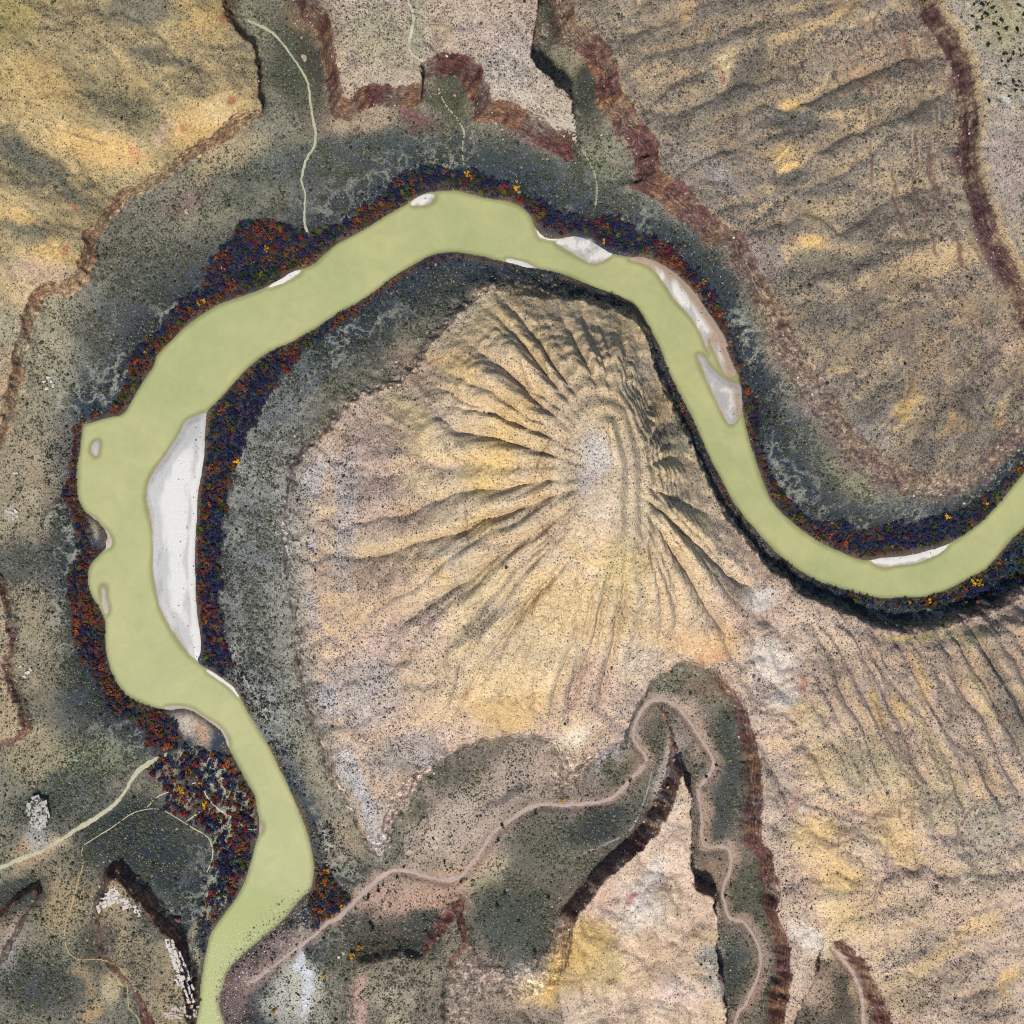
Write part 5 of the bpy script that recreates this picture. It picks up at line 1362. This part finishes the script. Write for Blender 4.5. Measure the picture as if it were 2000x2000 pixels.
# --- rubble on the cliff foot and along the ledges
NR = 90000
rx = rng.uniform(-548, 548, NR)
ry = rng.uniform(-548, 548, NR)
rp = np.zeros(NR)
for k in ('P2', 'P3', 'P4', 'P6', 'P7', 'P8', 'P1', 'P9', 'P10', 'P5'):
    s_ = lookup(S[k], rx, ry)
    wgt = {'P1': 0.2, 'P5': 0.18, 'P10': 0.8}.get(k, 0.55)
    rp = np.maximum(rp, wgt * sstep(-22, -3, s_) * sstep(12, 3, s_))
rp *= 0.25 + 1.2 * sstep(0.4, 0.65, fbm(rx, ry, 14, 3, 211))
rp *= (lookup(S['river'], rx, ry) < -4) * (lookup(S['wash'], rx, ry) > 3)
tk = rng.random(NR) < rp
rx, ry = rx[tk], ry[tk]
rz = zat(rx, ry)
rrad = np.clip(rng.lognormal(-0.55, 0.4, len(rx)), 0.3, 1.7)
pick = rng.random(len(rx))[:, None]
rc = np.where(pick < 0.5, A(120, 88, 82), np.where(pick < 0.8, A(168, 146, 128), A(206, 196, 184))) * rng.uniform(0.6, 1.25, (len(rx), 1))
print('rubble', len(rx))
scatter('rubble', 'broken red and pale stones strewn below the cliffs', 'rubble', np.stack([rx, ry, rz + rrad * 0.1], 1), rrad, rc, 0.4, 0.7)

# --- cobbles of the rapid and the gravel mouth
NCB = 26000
cu = rng.uniform(420, 640, NCB)
cv = rng.uniform(1690, 2030, NCB)
cw_ = ground(np.stack([cu, cv], 1))
drc = lookup(S['river'], cw_[:, 0], cw_[:, 1])
inn = sstep(24, -4, drc) * sstep(-34, -10, drc) * sstep(1700, 1790, cv - (cu - 560) * 0.25) * (cu > 400 + 0.0 * cv)
edge_r = (cu - (480 + (1900 - cv) * 0.72)) > -60
tk = (rng.random(NCB) < inn * 0.55) & edge_r
cx_, cy_ = cw_[tk, 0], cw_[tk, 1]
cz = np.maximum(zat(cx_, cy_), -0.25)
crad = np.clip(rng.lognormal(-0.95, 0.4, len(cx_)), 0.25, 1.3)
pick = rng.random(len(cx_))[:, None]
cc_ = np.where(pick < 0.5, A(136, 108, 102), np.where(pick < 0.92, A(152, 146, 136), A(216, 212, 206))) * rng.uniform(0.55, 1.2, (len(cx_), 1))
scatter('river_cobbles', 'wet grey and reddish cobbles breaking the shallow rapid', 'cobbles', np.stack([cx_, cy_, cz + crad * 0.1], 1), crad, cc_, 0.3, 0.6)

# --- riverside thickets ------------------------------------------------------


def crown_mesh(name, n, seed, lumps=5, flat=0.78):
    """leaf clumps spread through an uneven crown of radius 1, base at z = 0.25"""
    r = np.random.default_rng(seed)
    lc = r.normal(0, 0.42, (lumps, 3)) * (1, 1, 0.5)
    lr = r.uniform(0.38, 0.66, lumps)
    v, f = [], []
    for i in range(n):
        j = r.integers(lumps)
        d = r.normal(0, 1, 3)
        d /= np.linalg.norm(d)
        d[2] = abs(d[2]) if r.random() < 0.75 else d[2]
        c = lc[j] + d * lr[j] * r.uniform(0.6, 1.0)
        nrm = d + r.normal(0, 0.45, 3)
        nrm /= np.linalg.norm(nrm)
        t = np.cross(nrm, (0.3, 0.5, 0.8))
        t /= np.linalg.norm(t)
        b = np.cross(nrm, t)
        s = r.uniform(0.13, 0.27)
        k = len(v)
        for a_, b_ in ((-1, -0.6), (0.9, -0.9), (1.1, 0.7), (-0.7, 1.0)):
            p = c + t * a_ * s * r.uniform(0.7, 1.2) + b * b_ * s * r.uniform(0.7, 1.2)
            v.append((p[0], p[1], p[2] * flat + 0.8))
        f.append((k, k + 1, k + 2, k + 3))
    return np.array(v), np.array(f)


def trunk_mesh(seed, stems=3):
    r = np.random.default_rng(seed)
    v, f = [], []

    def tube(p0, p1, r0, r1):
        k = len(v)
        for p, rad_ in ((p0, r0), ((p0 + p1) / 2 + r.normal(0, 0.05, 3), (r0 + r1) / 2), (p1, r1)):
            for a_ in range(5):
                an = a_ * 2 * math.pi / 5
                v.append((p[0] + math.cos(an) * rad_, p[1] + math.sin(an) * rad_, p[2]))
        for ring in range(2):
            for a_ in range(5):
                b_ = (a_ + 1) % 5
                f.append((k + ring * 5 + a_, k + ring * 5 + b_, k + ring * 5 + 5 + b_, k + ring * 5 + 5 + a_))
    for i in range(stems):
        an = 6.28 * i / stems + r.uniform(0, 1)
        p0 = np.array([math.cos(an) * 0.06, math.sin(an) * 0.06, -0.25])
        p1 = np.array([math.cos(an) * 0.3, math.sin(an) * 0.3, 0.55])
        p2 = p1 + np.array([math.cos(an) * 0.25 + r.normal(0, 0.1), math.sin(an) * 0.25 + r.normal(0, 0.1), 0.4])
        tube(p0, p1, 0.09, 0.06)
        tube(p1, p2, 0.06, 0.02)
    return np.array(v), np.array(f)


KINDS = {
    # name: (colours, noun, category)
    'rust_tamarisk': ([A(108, 64, 46), A(92, 56, 50), A(120, 76, 46)], 'rust brown tamarisk', 'tamarisk'),
    'crimson_tamarisk': ([A(112, 42, 46), A(80, 42, 56)], 'crimson tamarisk', 'tamarisk'),
    'dark_greasewood': ([A(38, 48, 84), A(54, 46, 74), A(44, 60, 80)], 'blue grey greasewood bush', 'bush'),
    'green_willow': ([A(62, 74, 36), A(84, 88, 34), A(48, 66, 50)], 'dark green willow', 'willow'),
    'yellow_cottonwood': ([A(214, 152, 26), A(192, 146, 40)], 'bright yellow cottonwood', 'cottonwood'),
    'orange_tamarisk': ([A(158, 84, 44), A(146, 70, 44)], 'bright orange tamarisk', 'tamarisk'),
}
bark, bnt, bb = new_mat('bark')
bb.inputs['Base Color'].default_value = tuple(A(92, 78, 66)) + (1,)
PROTO = {}
for ki, (k, (cs, noun, cat)) in enumerate(KINDS.items()):
    lst = []
    for ci, c in enumerate(cs):
        m = plant_material(k + '_leaf', c, 0.35)
        for sd_ in range(2):
            v, f = crown_mesh(k, 80, 300 + ki * 10 + ci * 3 + sd_, 5 + sd_)
            me = bpy.data.meshes.new(k + '_crown')
            me.from_pydata(v.tolist(), [], f.tolist())
            me.materials.append(m)
            lst.append(me)
    PROTO[k] = lst
TRUNKS = []
for i in range(3):
    v, f = trunk_mesh(400 + i, 3 + i % 2)
    me = bpy.data.meshes.new('trunk')
    me.from_pydata(v.tolist(), [], f.tolist())
    me.materials.append(bark)
    TRUNKS.append(me)


def plant_tree(kind, x, y, r, label, group, cat=None, z=None):
    root = bpy.data.objects.new(kind, None)
    col.objects.link(root)
    root.location = (x, y, float(zat(x, y)[0]) if z is None else z)
    root.rotation_euler[2] = rng.uniform(0, 6.28)
    root.scale = (r, r * rng.uniform(0.85, 1.15), r * rng.uniform(0.8, 1.0))
    root.empty_display_size = 0.2
    tag(root, label, cat or KINDS[kind][2], group)
    a = bpy.data.objects.new('crown', PROTO[kind][rng.integers(len(PROTO[kind]))])
    b = bpy.data.objects.new('trunk', TRUNKS[rng.integers(3)])
    for o in (a, b):
        col.objects.link(o)
        o.parent = root
    return root


W_DARK = {'dark_greasewood': 12, 'rust_tamarisk': 3, 'green_willow': 2, 'crimson_tamarisk': 0.8, 'orange_tamarisk': 0.2, 'yellow_cottonwood': 0.05}
W_RUST = {'dark_greasewood': 5, 'rust_tamarisk': 7, 'green_willow': 1.2, 'crimson_tamarisk': 1.2, 'orange_tamarisk': 0.5, 'yellow_cottonwood': 0.05}
W_RED = {'dark_greasewood': 9, 'rust_tamarisk': 3, 'green_willow': 0.5, 'crimson_tamarisk': 3.4, 'orange_tamarisk': 0.3, 'yellow_cottonwood': 0.1}
W_GREEN = {'dark_greasewood': 8, 'rust_tamarisk': 1.0, 'green_willow': 4.5, 'crimson_tamarisk': 0.2, 'orange_tamarisk': 0.5, 'yellow_cottonwood': 0.4}
W_BLUE = {'dark_greasewood': 10, 'rust_tamarisk': 0.8, 'green_willow': 2.0, 'crimson_tamarisk': 0.1, 'orange_tamarisk': 0.15, 'yellow_cottonwood': 0.1}
ZONES = [
    (bank_T1a, W_DARK, 'northwest bank thicket', 3.3, 1.0),
    (bank_T1b, W_DARK, 'northern bend thicket', 3.3, 1.0),
    (bank_T1c, W_RED, 'strip behind the eastern sandbar', 3.3, 0.95),
    (bank_T1d, W_BLUE, 'thicket inside the last bend', 3.3, 1.0),
    (bank_T2, W_RUST, 'western outer bank thicket', 3.3, 0.95),
    (bank_T3, W_RED, 'thicket by the track end', 3.7, 0.66),
    (bank_T4, W_DARK, 'belt behind the long sandbar', 3.3, 1.0),
    (bank_T5, W_BLUE, 'outer bank of the last bend', 3.5, 0.75),
    (bank_T6, W_DARK, 'bank below the butte', 2.6, 0.7),
    (bank_T7, W_GREEN, 'clump at the wash mouth', 3.2, 0.9),
    (bank_T8, W_RUST, 'low bank north of the butte', 2.6, 0.6),
]
# trees that can be picked out in the photo
SINGLES = [('yellow_cottonwood', 't7', 1020, 572, 3.0), ('yellow_cottonwood', 't7', 980, 664, 3.0), ('yellow_cottonwood', 't7', 968, 655, 2.2), ('yellow_cottonwood', 't8', 1235, 720, 2.6), ('yellow_cottonwood', 't8', 105, 1560, 2.8), ('yellow_cottonwood', 't8', 145, 1520, 2.6), ('yellow_cottonwood', 't7', 1475, 1868, 2.4), ('yellow_cottonwood', 't7', 1740, 1672, 2.0),
           ('yellow_cottonwood', 't2', 722, 945, 3.0), ('yellow_cottonwood', 't2', 740, 965, 2.4), ('yellow_cottonwood', 't2', 985, 1022, 3.2), ('yellow_cottonwood', 't2', 1468, 1303, 2.8), ('yellow_cottonwood', 't6', 1690, 1340, 3.6), ('yellow_cottonwood', 't6', 1665, 1350, 3.0), ('yellow_cottonwood', 't6', 1412, 1445, 2.6), ('yellow_cottonwood', 't6', 1720, 912, 2.8), ('yellow_cottonwood', 't1', 1060, 1640, 2.6), ('yellow_cottonwood', 't1', 1100, 1615, 2.8), ('yellow_cottonwood', 't1', 1430, 1345, 3.0), ('yellow_cottonwood', 't1', 1200, 1438, 2.4),
           ('crimson_tamarisk', 't1', 1705, 1305, 3.4), ('crimson_tamarisk', 't1', 1620, 1280, 2.8), ('crimson_tamarisk', 't4', 450, 1250, 3.6), ('crimson_tamarisk', 't4', 380, 1320, 2.8), ('crimson_tamarisk', 't4', 1075, 1185, 3.2), ('crimson_tamarisk', 't4', 1095, 1285, 2.8), ('crimson_tamarisk', 't4', 1600, 110, 2.8), ('crimson_tamarisk', 't4', 1410, 262, 2.4), ('orange_tamarisk', 't4', 475, 1510, 3.4), ('orange_tamarisk', 't4', 395, 1480, 3.0), ('orange_tamarisk', 't4', 543, 1800, 3.2), ('orange_tamarisk', 't4', 510, 1712, 2.8), ('orange_tamarisk', 't7', 620, 145, 3.6), ('orange_tamarisk', 't7', 900, 435, 4.4), ('orange_tamarisk', 't7', 870, 370, 3.2), ('orange_tamarisk', 't7', 1225, 525, 4.2), ('orange_tamarisk', 't7', 1255, 560, 3.6), ('orange_tamarisk', 't7', 1275, 600, 3.0), ('crimson_tamarisk', 't7', 1325, 885, 3.2), ('crimson_tamarisk', 't7', 1125, 890, 3.4), ('crimson_tamarisk', 't7', 1260, 970, 3.0), ('crimson_tamarisk', 't7', 1255, 1140, 3.4), ('crimson_tamarisk', 't7', 1230, 1190, 3.4), ('crimson_tamarisk', 't7', 1120, 1265, 3.6), ('crimson_tamarisk', 't7', 1050, 525, 4.4), ('crimson_tamarisk', 't7', 1090, 495, 3.6), ('crimson_tamarisk', 't7', 895, 520, 3.4), ('crimson_tamarisk', 't7', 815, 583, 2.8), ('crimson_tamarisk', 't7', 1000, 545, 3.0),
           ('orange_tamarisk', 't3', 75, 1425, 3.0), ('orange_tamarisk', 't3', 180, 1535, 3.0), ('orange_tamarisk', 't3', 230, 1590, 2.6), ('crimson_tamarisk', 't3', 80, 1440, 2.6), ('crimson_tamarisk', 't3', 150, 1490, 2.4), ('orange_tamarisk', 't6', 1800, 1245, 2.8), ('orange_tamarisk', 't6', 1610, 1370, 2.6)]
TF = {'t1': T1, 't2': T2, 't3': T3, 't4': T4, 't6': T6, 't7': T7, 't8': T8}
ORD = []
placed = []
for k, tf, a_, b_, r_ in SINGLES:
    w = land_at(TF[tf]([(a_, b_)]))[0]
    placed.append((w[0], w[1], r_, k, None))
trail_px = [trail_a, trail_b, trail_c, trail_e]
tr_d = np.minimum.reduce([dist_line(ground(t, 3)) for t in trail_px])
for poly, wts, phrase, sp, cover in ZONES:
    pw = ground(poly, 4)
    sdz = sdf_poly(pw)
    x0, y0 = pw.min(0)
    x1, y1 = pw.max(0)
    gx, gy = np.meshgrid(np.arange(x0, x1, sp), np.arange(y0, y1, sp))
    gx = gx.ravel() + rng.uniform(-0.48, 0.48, gx.size) * sp
    gy = gy.ravel() + rng.uniform(-0.48, 0.48, gy.size) * sp
    dr_ = lookup(S['river'], gx, gy)
    okp = (lookup(sdz, gx, gy) > (fbm(gx, gy, 12, 3, 241) - 0.5) * 12 * sstep(6, 14, -dr_)) & (dr_ < -1.6) & (lookup(tr_d, gx, gy) > 1.6) & (rng.random(len(gx)) < cover) & (lookup(bars_all, gx, gy) < 1.0) & (lookup(S['wash'], gx, gy) > 3)
    okp &= (zat(gx, gy) < 13)
    gx, gy, dr_ = gx[okp], gy[okp], dr_[okp]
    names = list(wts)
    hue = fbm(gx, gy, 24, 3, 231)
    for x_, y_, d_, h_ in zip(gx, gy, dr_, hue):
        w = np.array([wts[n] for n in names], float)
        if d_ > -11:      # water's edge: rust and willow
            w *= [0.35 if n == 'dark_greasewood' else 2.6 if n == 'rust_tamarisk' else 2.0 if n == 'green_willow' else 1 for n in names]
        if h_ > 0.54:
            w *= [3.5 if n in ('rust_tamarisk', 'crimson_tamarisk', 'orange_tamarisk') else 1 for n in names]
        elif h_ < 0.46:
            w *= [3.0 if n in ('green_willow', 'dark_greasewood') else 0.6 for n in names]
        if phrase.startswith('northwest') and d_ > -24 and x_ > -258 and x_ < -180:
            w *= [5.0 if n == 'green_willow' else 3.0 if n == 'yellow_cottonwood' else 1 for n in names]
        k = names[rng.choice(len(names), p=w / w.sum())]
        placed.append((x_, y_, sp * rng.uniform(0.5, 0.98) * (1.0 if d_ < -5 else 0.72), k, phrase))

# the 300 largest bushes of each kind are things, the rest is one mass
STN = {'rust_tamarisk': 300, 'crimson_tamarisk': 230, 'dark_greasewood': 300, 'green_willow': 260, 'yellow_cottonwood': 120, 'orange_tamarisk': 160}
zone_sd = [(sdf_poly(ground(z_[0], 4)), z_[2]) for z_ in ZONES]
mass_v, mass_f, mass_c = [], [], []
nv = 0
count = {}
MASSV = [crown_mesh('m', 34, 500 + i, 5) for i in range(8)]
for kind in KINDS:
    lst = sorted([p for p in placed if p[3] == kind], key=lambda p: (p[4] is not None, -p[2]))
    for n_, (x_, y_, r_, k, phrase) in enumerate(lst):
        if n_ < STN[kind]:
            best = max(zone_sd, key=lambda s: float(lookup(s[0], np.array([x_]), np.array([y_]))[0]))
            dz_ = float(lookup(best[0], np.array([x_]), np.array([y_]))[0])
            noun = KINDS[kind][1]
            size = 'large' if r_ > 2.7 else 'mid-sized' if r_ > 2.2 else 'small'
            if dz_ < -12:
                lab, grp = 'lone ' + noun + ' standing by the pink wash', noun + 's by the pink wash'
            else:
                dw_ = -float(lookup(S['river'], np.array([x_]), np.array([y_]))[0])
                side = ', waterside of' if dw_ < 8 else ', landward edge of' if dz_ < 4 else ', middle of'
                if phrase is None:
                    size = 'striking ' + size
                lab = size + ' ' + noun + side + ' the ' + best[1]
                grp = noun.replace('bush', 'bushe') + 's of the ' + best[1]
            plant_tree(kind, x_, y_, r_, lab, grp)
        else:
            v, f = MASSV[rng.integers(8)]
            an = rng.uniform(0, 6.28)
            ca, sa = math.cos(an), math.sin(an)
            q = np.stack([(v[:, 0] * ca - v[:, 1] * sa) * r_ + x_, (v[:, 0] * sa + v[:, 1] * ca) * r_ + y_, v[:, 2] * r_ * 0.9 + float(zat(x_, y_)[0])], 1)
            mass_v.append(q)
            mass_f.append(f + nv)
            nv += len(v)
            cs = KINDS[kind][0]
            mass_c.append(np.repeat((cs[rng.integers(len(cs))] * rng.uniform(0.65, 1.3))[None], len(v), 0))
        count[kind] = count.get(kind, 0) + 1
print('thicket', count)
m, nt, b = new_mat('thicket_leaf')
nt.links.new(N(nt, 'ShaderNodeAttribute', attribute_name='leaf').outputs['Color'], b.inputs['Base Color'])
b.inputs['Specular IOR Level'].default_value = 0.05
th_o = mesh_obj('riverside_thicket', np.concatenate(mass_v), np.concatenate(mass_f), m)
color_attr(th_o.data, 'leaf', np.concatenate(mass_c).astype(np.float32))
tag(th_o, 'dense mass of smaller autumn coloured bushes along the river', 'thicket', kind='stuff')

# --- junipers on the upper bench and single dark bushes
jm = plant_material('juniper_leaf', A(40, 50, 34), 0.3)
JUN = []
for i in range(3):
    v, f = crown_mesh('j', 70, 600 + i, 4, 0.95)
    me = bpy.data.meshes.new('juniper_crown')
    me.from_pydata(v.tolist(), [], f.tolist())
    me.materials.append(jm)
    JUN.append(me)
PROTO['juniper'] = JUN
J3 = [(1660, 30), (1700, 100), (1780, 70), (1810, 110), (1680, 150), (1772, 130), (1832, 160), (1735, 20), (1650, 90), (1722, 75), (1800, 215), (1790, 182), (1890, 160), (1735, 245), (1905, 270), (1872, 290), (1915, 300), (1822, 292), (1808, 332), (1830, 358), (1845, 330), (1795, 450), (1870, 440), (1892, 462), (1903, 440), (1850, 522), (1880, 492), (1920, 492), (1740, 545), (1900, 30), (1925, 80), (1690, 60), (1760, 45), (1700, 25)]
for q in J3:
    w = land_at(T3([q]))[0]
    plant_tree('juniper', w[0], w[1], rng.uniform(1.5, 2.6), 'small dark juniper on the green bench above the dark escarpment', 'junipers on the upper bench', 'juniper')
J4 = [(1565, 660), (1775, 695), (1640, 820), (1850, 775), (1690, 1070), (1580, 1120), (1660, 1105), (1635, 1025), (1700, 1280), (1690, 1750), (1830, 1020), (1605, 905)]
for q in J4:
    w = land_at(T4([q]))[0]
    plant_tree('juniper', w[0], w[1], rng.uniform(1.1, 1.8), 'lone dark juniper on the pink slope west of the butte', 'junipers on the butte slope', 'juniper')
w = land_at(T4([(1390, 425)]))[0]
plant_tree('juniper', w[0], w[1], 2.6, 'round dark green juniper beside the belt behind the long sandbar', None, 'juniper')
J8 = [(890, 945), (1090, 800), (200, 1390), (215, 1420), (120, 1310), (240, 1210), (190, 1250), (690, 1105), (690, 1160), (345, 1140), (910, 860), (880, 1290), (1000, 1375), (1160, 1250), (925, 1225), (1090, 1540), (600, 1055), (380, 1080), (1600, 620)]
for q in J8:
    w = land_at(T8([q]))[0]
    plant_tree('juniper', w[0], w[1], rng.uniform(1.4, 2.6), 'dark rounded juniper on the floor of the pink wash valley', 'junipers in the wash valley', 'juniper')
J9 = [(215, 600), (270, 535), (320, 1240), (350, 1180), (455, 1460), (240, 1680), (190, 1610), (285, 1650), (460, 1830), (210, 1735), (650, 1160), (330, 1560), (440, 1510), (1630, 600), (1270, 1805), (1555, 1790)]
for q in J9:
    w = land_at(T9([q]))[0]
    plant_tree('juniper', w[0], w[1], rng.uniform(1.2, 2.0), 'dark juniper in or beside the southern gorge', 'junipers of the southern gorge', 'juniper')

# ------------------------------------------------------------------ rock ledges and boulders
ledge_m = soil_material('pale_caprock', A(206, 196, 186), 0.25)
red_m = soil_material('red_rock', A(120, 86, 78), 0.35)
tan_m = soil_material('tan_rock', A(184, 162, 140), 0.3)


def block(cx, cy, sxx, syy, an, h, mat, parent, px, py):
    r = rng.uniform(0.7, 1.15, 4)
    cs = [(-1, -1), (1, -1), (1, 1), (-1, 1)]
    ca, sa = math.cos(an), math.sin(an)
    v = []
    zb = float(zat(cx, cy)[0])
    tilt = rng.uniform(-0.08, 0.08, 2)
    for lv, sc_ in ((-1.6, 1.04), (h * 0.86, 1.0), (h, 0.9)):
        for (a_, b_), q in zip(cs, r):
            lx, ly = a_ * sxx * q * sc_, b_ * syy * q * sc_
            v.append((cx - px + lx * ca - ly * sa, cy - py + lx * sa + ly * ca, zb + lv + (lx * tilt[0] + ly * tilt[1] if lv > 0 else 0)))
    f = [(8, 9, 10, 11)]
    for ring in (0, 4):
        for i in range(4):
            j = (i + 1) % 4
            f.append((ring + i, ring + j, ring + 4 + j, ring + 4 + i))
    o = mesh_obj('slab', np.array(v), f, mat, parent)
    return o


def ledge(label, poly_px, cell, an_deg, mat, h=1.0):
    pw = land_at(poly_px)[:, :2]
    c0 = pw.mean(0)
    root = bpy.data.objects.new('rock_ledge', None)
    col.objects.link(root)
    root.location = (c0[0], c0[1], 0)
    tag(root, label, 'rock ledge')
    an = math.radians(an_deg)
    ca, sa = math.cos(an), math.sin(an)
    loc = pw - c0
    lu = loc[:, 0] * ca + loc[:, 1] * sa
    lv = -loc[:, 0] * sa + loc[:, 1] * ca
    pts = list(zip(lu, lv))

    def inside(x, y):
        c = False
        for (x1, y1), (x2, y2) in zip(pts, pts[1:] + pts[:1]):
            if (y1 > y) != (y2 > y) and x < (x2 - x1) * (y - y1) / (y2 - y1) + x1:
                c = not c
        return c
    v = lv.min()
    row = 0
    while v < lv.max():
        hv = cell * rng.uniform(0.6, 1.5)
        u = lu.min() - rng.uniform(0, cell)
        while u < lu.max():
            hu = cell * rng.uniform(0.5, 2.6)
            if inside(u + hu / 2, v + hv / 2):
                x = c0[0] + (u + hu / 2) * ca - (v + hv / 2) * sa
                y = c0[1] + (u + hu / 2) * sa + (v + hv / 2) * ca
                block(x, y, hu / 2 + 0.06, hv / 2 + 0.06, an + rng.uniform(-0.3, 0.3), h * rng.uniform(0.2, 1.3), mat, root, c0[0], c0[1])
            u += hu
        v += hv
    return root


def Q(pts):
    return [(x * 400 / 1932, 1600 + y * 400 / 1932) for x, y in pts]


ledge('white cracked caprock ledge at the blunt north tip of the low mesa', Q([(1030, 650), (1105, 665), (1130, 740), (1190, 745), (1250, 800), (1290, 810), (1340, 900), (1310, 920), (1250, 850), (1190, 840), (1140, 800), (1060, 810), (1000, 840), (940, 890), (910, 800), (970, 740), (1000, 690)]), 2.9, 20, ledge_m, 0.5)
ledge('long white cracked caprock ledge beside the river below the footpath', Q([(1570, 1130), (1625, 1115), (1655, 1245), (1725, 1250), (1760, 1390), (1810, 1480), (1830, 1620), (1825, 1730), (1765, 1735), (1700, 1600), (1670, 1580), (1655, 1490), (1635, 1350), (1585, 1290)]), 3.4, -72, ledge_m, 0.5)
ledge('ragged whitish ledge at the water where the river leaves', Q([(1560, 1820), (1700, 1750), (1860, 1765), (1855, 1860), (1700, 1880), (1560, 1890)]), 2.6, 5, soil_material('grey_caprock', A(190, 174, 160), 0.3), 0.5)
ledge('grey white cracked cap of the small knoll by the sandy track', T7([(150, 725), (200, 705), (255, 730), (270, 820), (232, 885), (185, 880), (148, 800)]), 3.0, 10, soil_material('knoll_caprock', A(180, 177, 170), 0.35), 0.5)
ledge('pale slabby ledge on the right edge of the northern alcove', T2([(1200, 640), (1300, 640), (1320, 770), (1200, 715), (1090, 650), (1100, 600)]), 2.6, -25, soil_material('rim_caprock', A(196, 180, 160), 0.25), 0.6)


def boulder_mesh(seed):
    r = np.random.default_rng(seed)
    import bmesh
    bm = bmesh.new()
    bmesh.ops.create_icosphere(bm, subdivisions=2, radius=1)
    for v in bm.verts:
        k = 1 + 0.25 * math.sin(v.co.x * 3 + seed) + 0.2 * math.sin(v.co.y * 4 + seed * 2) + r.uniform(-0.08, 0.08)
        v.co *= k
        v.co.z = max(v.co.z * 0.75, -0.5)
    me = bpy.data.meshes.new('boulder')
    bm.to_mesh(me)
    bm.free()
    return me


BM = {}
for nm, mt in (('red', red_m), ('tan', tan_m), ('pale', ledge_m)):
    BM[nm] = []
    for i in range(3):
        me = boulder_mesh(700 + i)
        me.materials.append(mt)
        BM[nm].append(me)


def boulder(px, r, hue, label, group=None):
    w = land_at([px])[0]
    o = bpy.data.objects.new('boulder', BM[hue][rng.integers(3)])
    col.objects.link(o)
    o.location = (w[0], w[1], w[2] + 0.2 * r)
    o.scale = (r, r * rng.uniform(0.8, 1.2), r * rng.uniform(0.8, 1.0))
    o.rotation_euler[2] = rng.uniform(0, 6.28)
    tag(o, label, 'boulder', group)
    return o


boulder((345, 1798), 3.4, 'red', 'big dark round boulder at the foot of the low mesa cliff')
boulder(T1([(1640, 312)])[0], 3.0, 'tan', 'single pinkish boulder on the floor of the northern side canyon')
boulder(T1([(1005, 1140)])[0], 2.4, 'tan', 'squat tan boulder on the brown patch below the long golden rim')
for q in [(262, 240), (278, 262), (250, 300), (286, 285), (240, 262), (60, 965), (85, 960), (92, 990), (72, 1000), (110, 1800), (150, 1830), (165, 1815), (130, 1850), (85, 755), (1880, 1380)]:
    boulder(T4([q])[0], rng.uniform(1.4, 2.4), 'pale', 'whitish weathered boulder on the scrub slope by the western bank', 'pale boulders west of the river')
for q in [(1115, 730), (1090, 790), (1160, 760), (1010, 700), (960, 745), (1200, 800), (900, 690), (450, 660), (420, 700), (500, 640), (130, 700), (160, 720), (90, 720), (1540, 720), (1600, 800), (1620, 1010), (760, 640), (1540, 760)]:
    boulder(T2([q])[0], rng.uniform(1.1, 2.2), 'red', 'dark red fallen block below the northern cliffs', 'fallen blocks below the northern cliffs')

# --- plants and driftwood on the sand
bx2, by2, bz2 = [], [], []
for label, sd, o in BARS:
    xy = np.array([v.co[:] for v in o.data.vertices])
    n_ = max(6, int(len(xy) * 0.012))
    pickv = xy[rng.integers(0, len(xy), n_)]
    sr = lookup(S['river'], pickv[:, 0], pickv[:, 1])
    s0 = lookup(sd, pickv[:, 0], pickv[:, 1])
    keepv = (s0 > 2.5) & (rng.random(n_) < np.where(sr < 12, 0.95, 0.25)) & (pickv[:, 2] > 0.3)
    pickv = pickv[keepv]
    bx2 += pickv[:, 0].tolist()
    by2 += pickv[:, 1].tolist()
    bz2 += pickv[:, 2].tolist()
nb2 = len(bx2)
br = np.clip(rng.lognormal(-0.95, 0.4, nb2), 0.2, 0.9)
pk = rng.random((nb2, 1))
bc = np.where(pk < 0.45, A(120, 84, 56), np.where(pk < 0.8, A(92, 92, 62), A(130, 118, 104))) * rng.uniform(0.6, 1.3, (nb2, 1))
scatter('sandbar_weeds', 'sparse brown weeds and drift dotting the white sandbars', 'weeds', np.column_stack([bx2, by2, np.array(bz2) + 0.05]), br, bc, 0.35, 0.6)
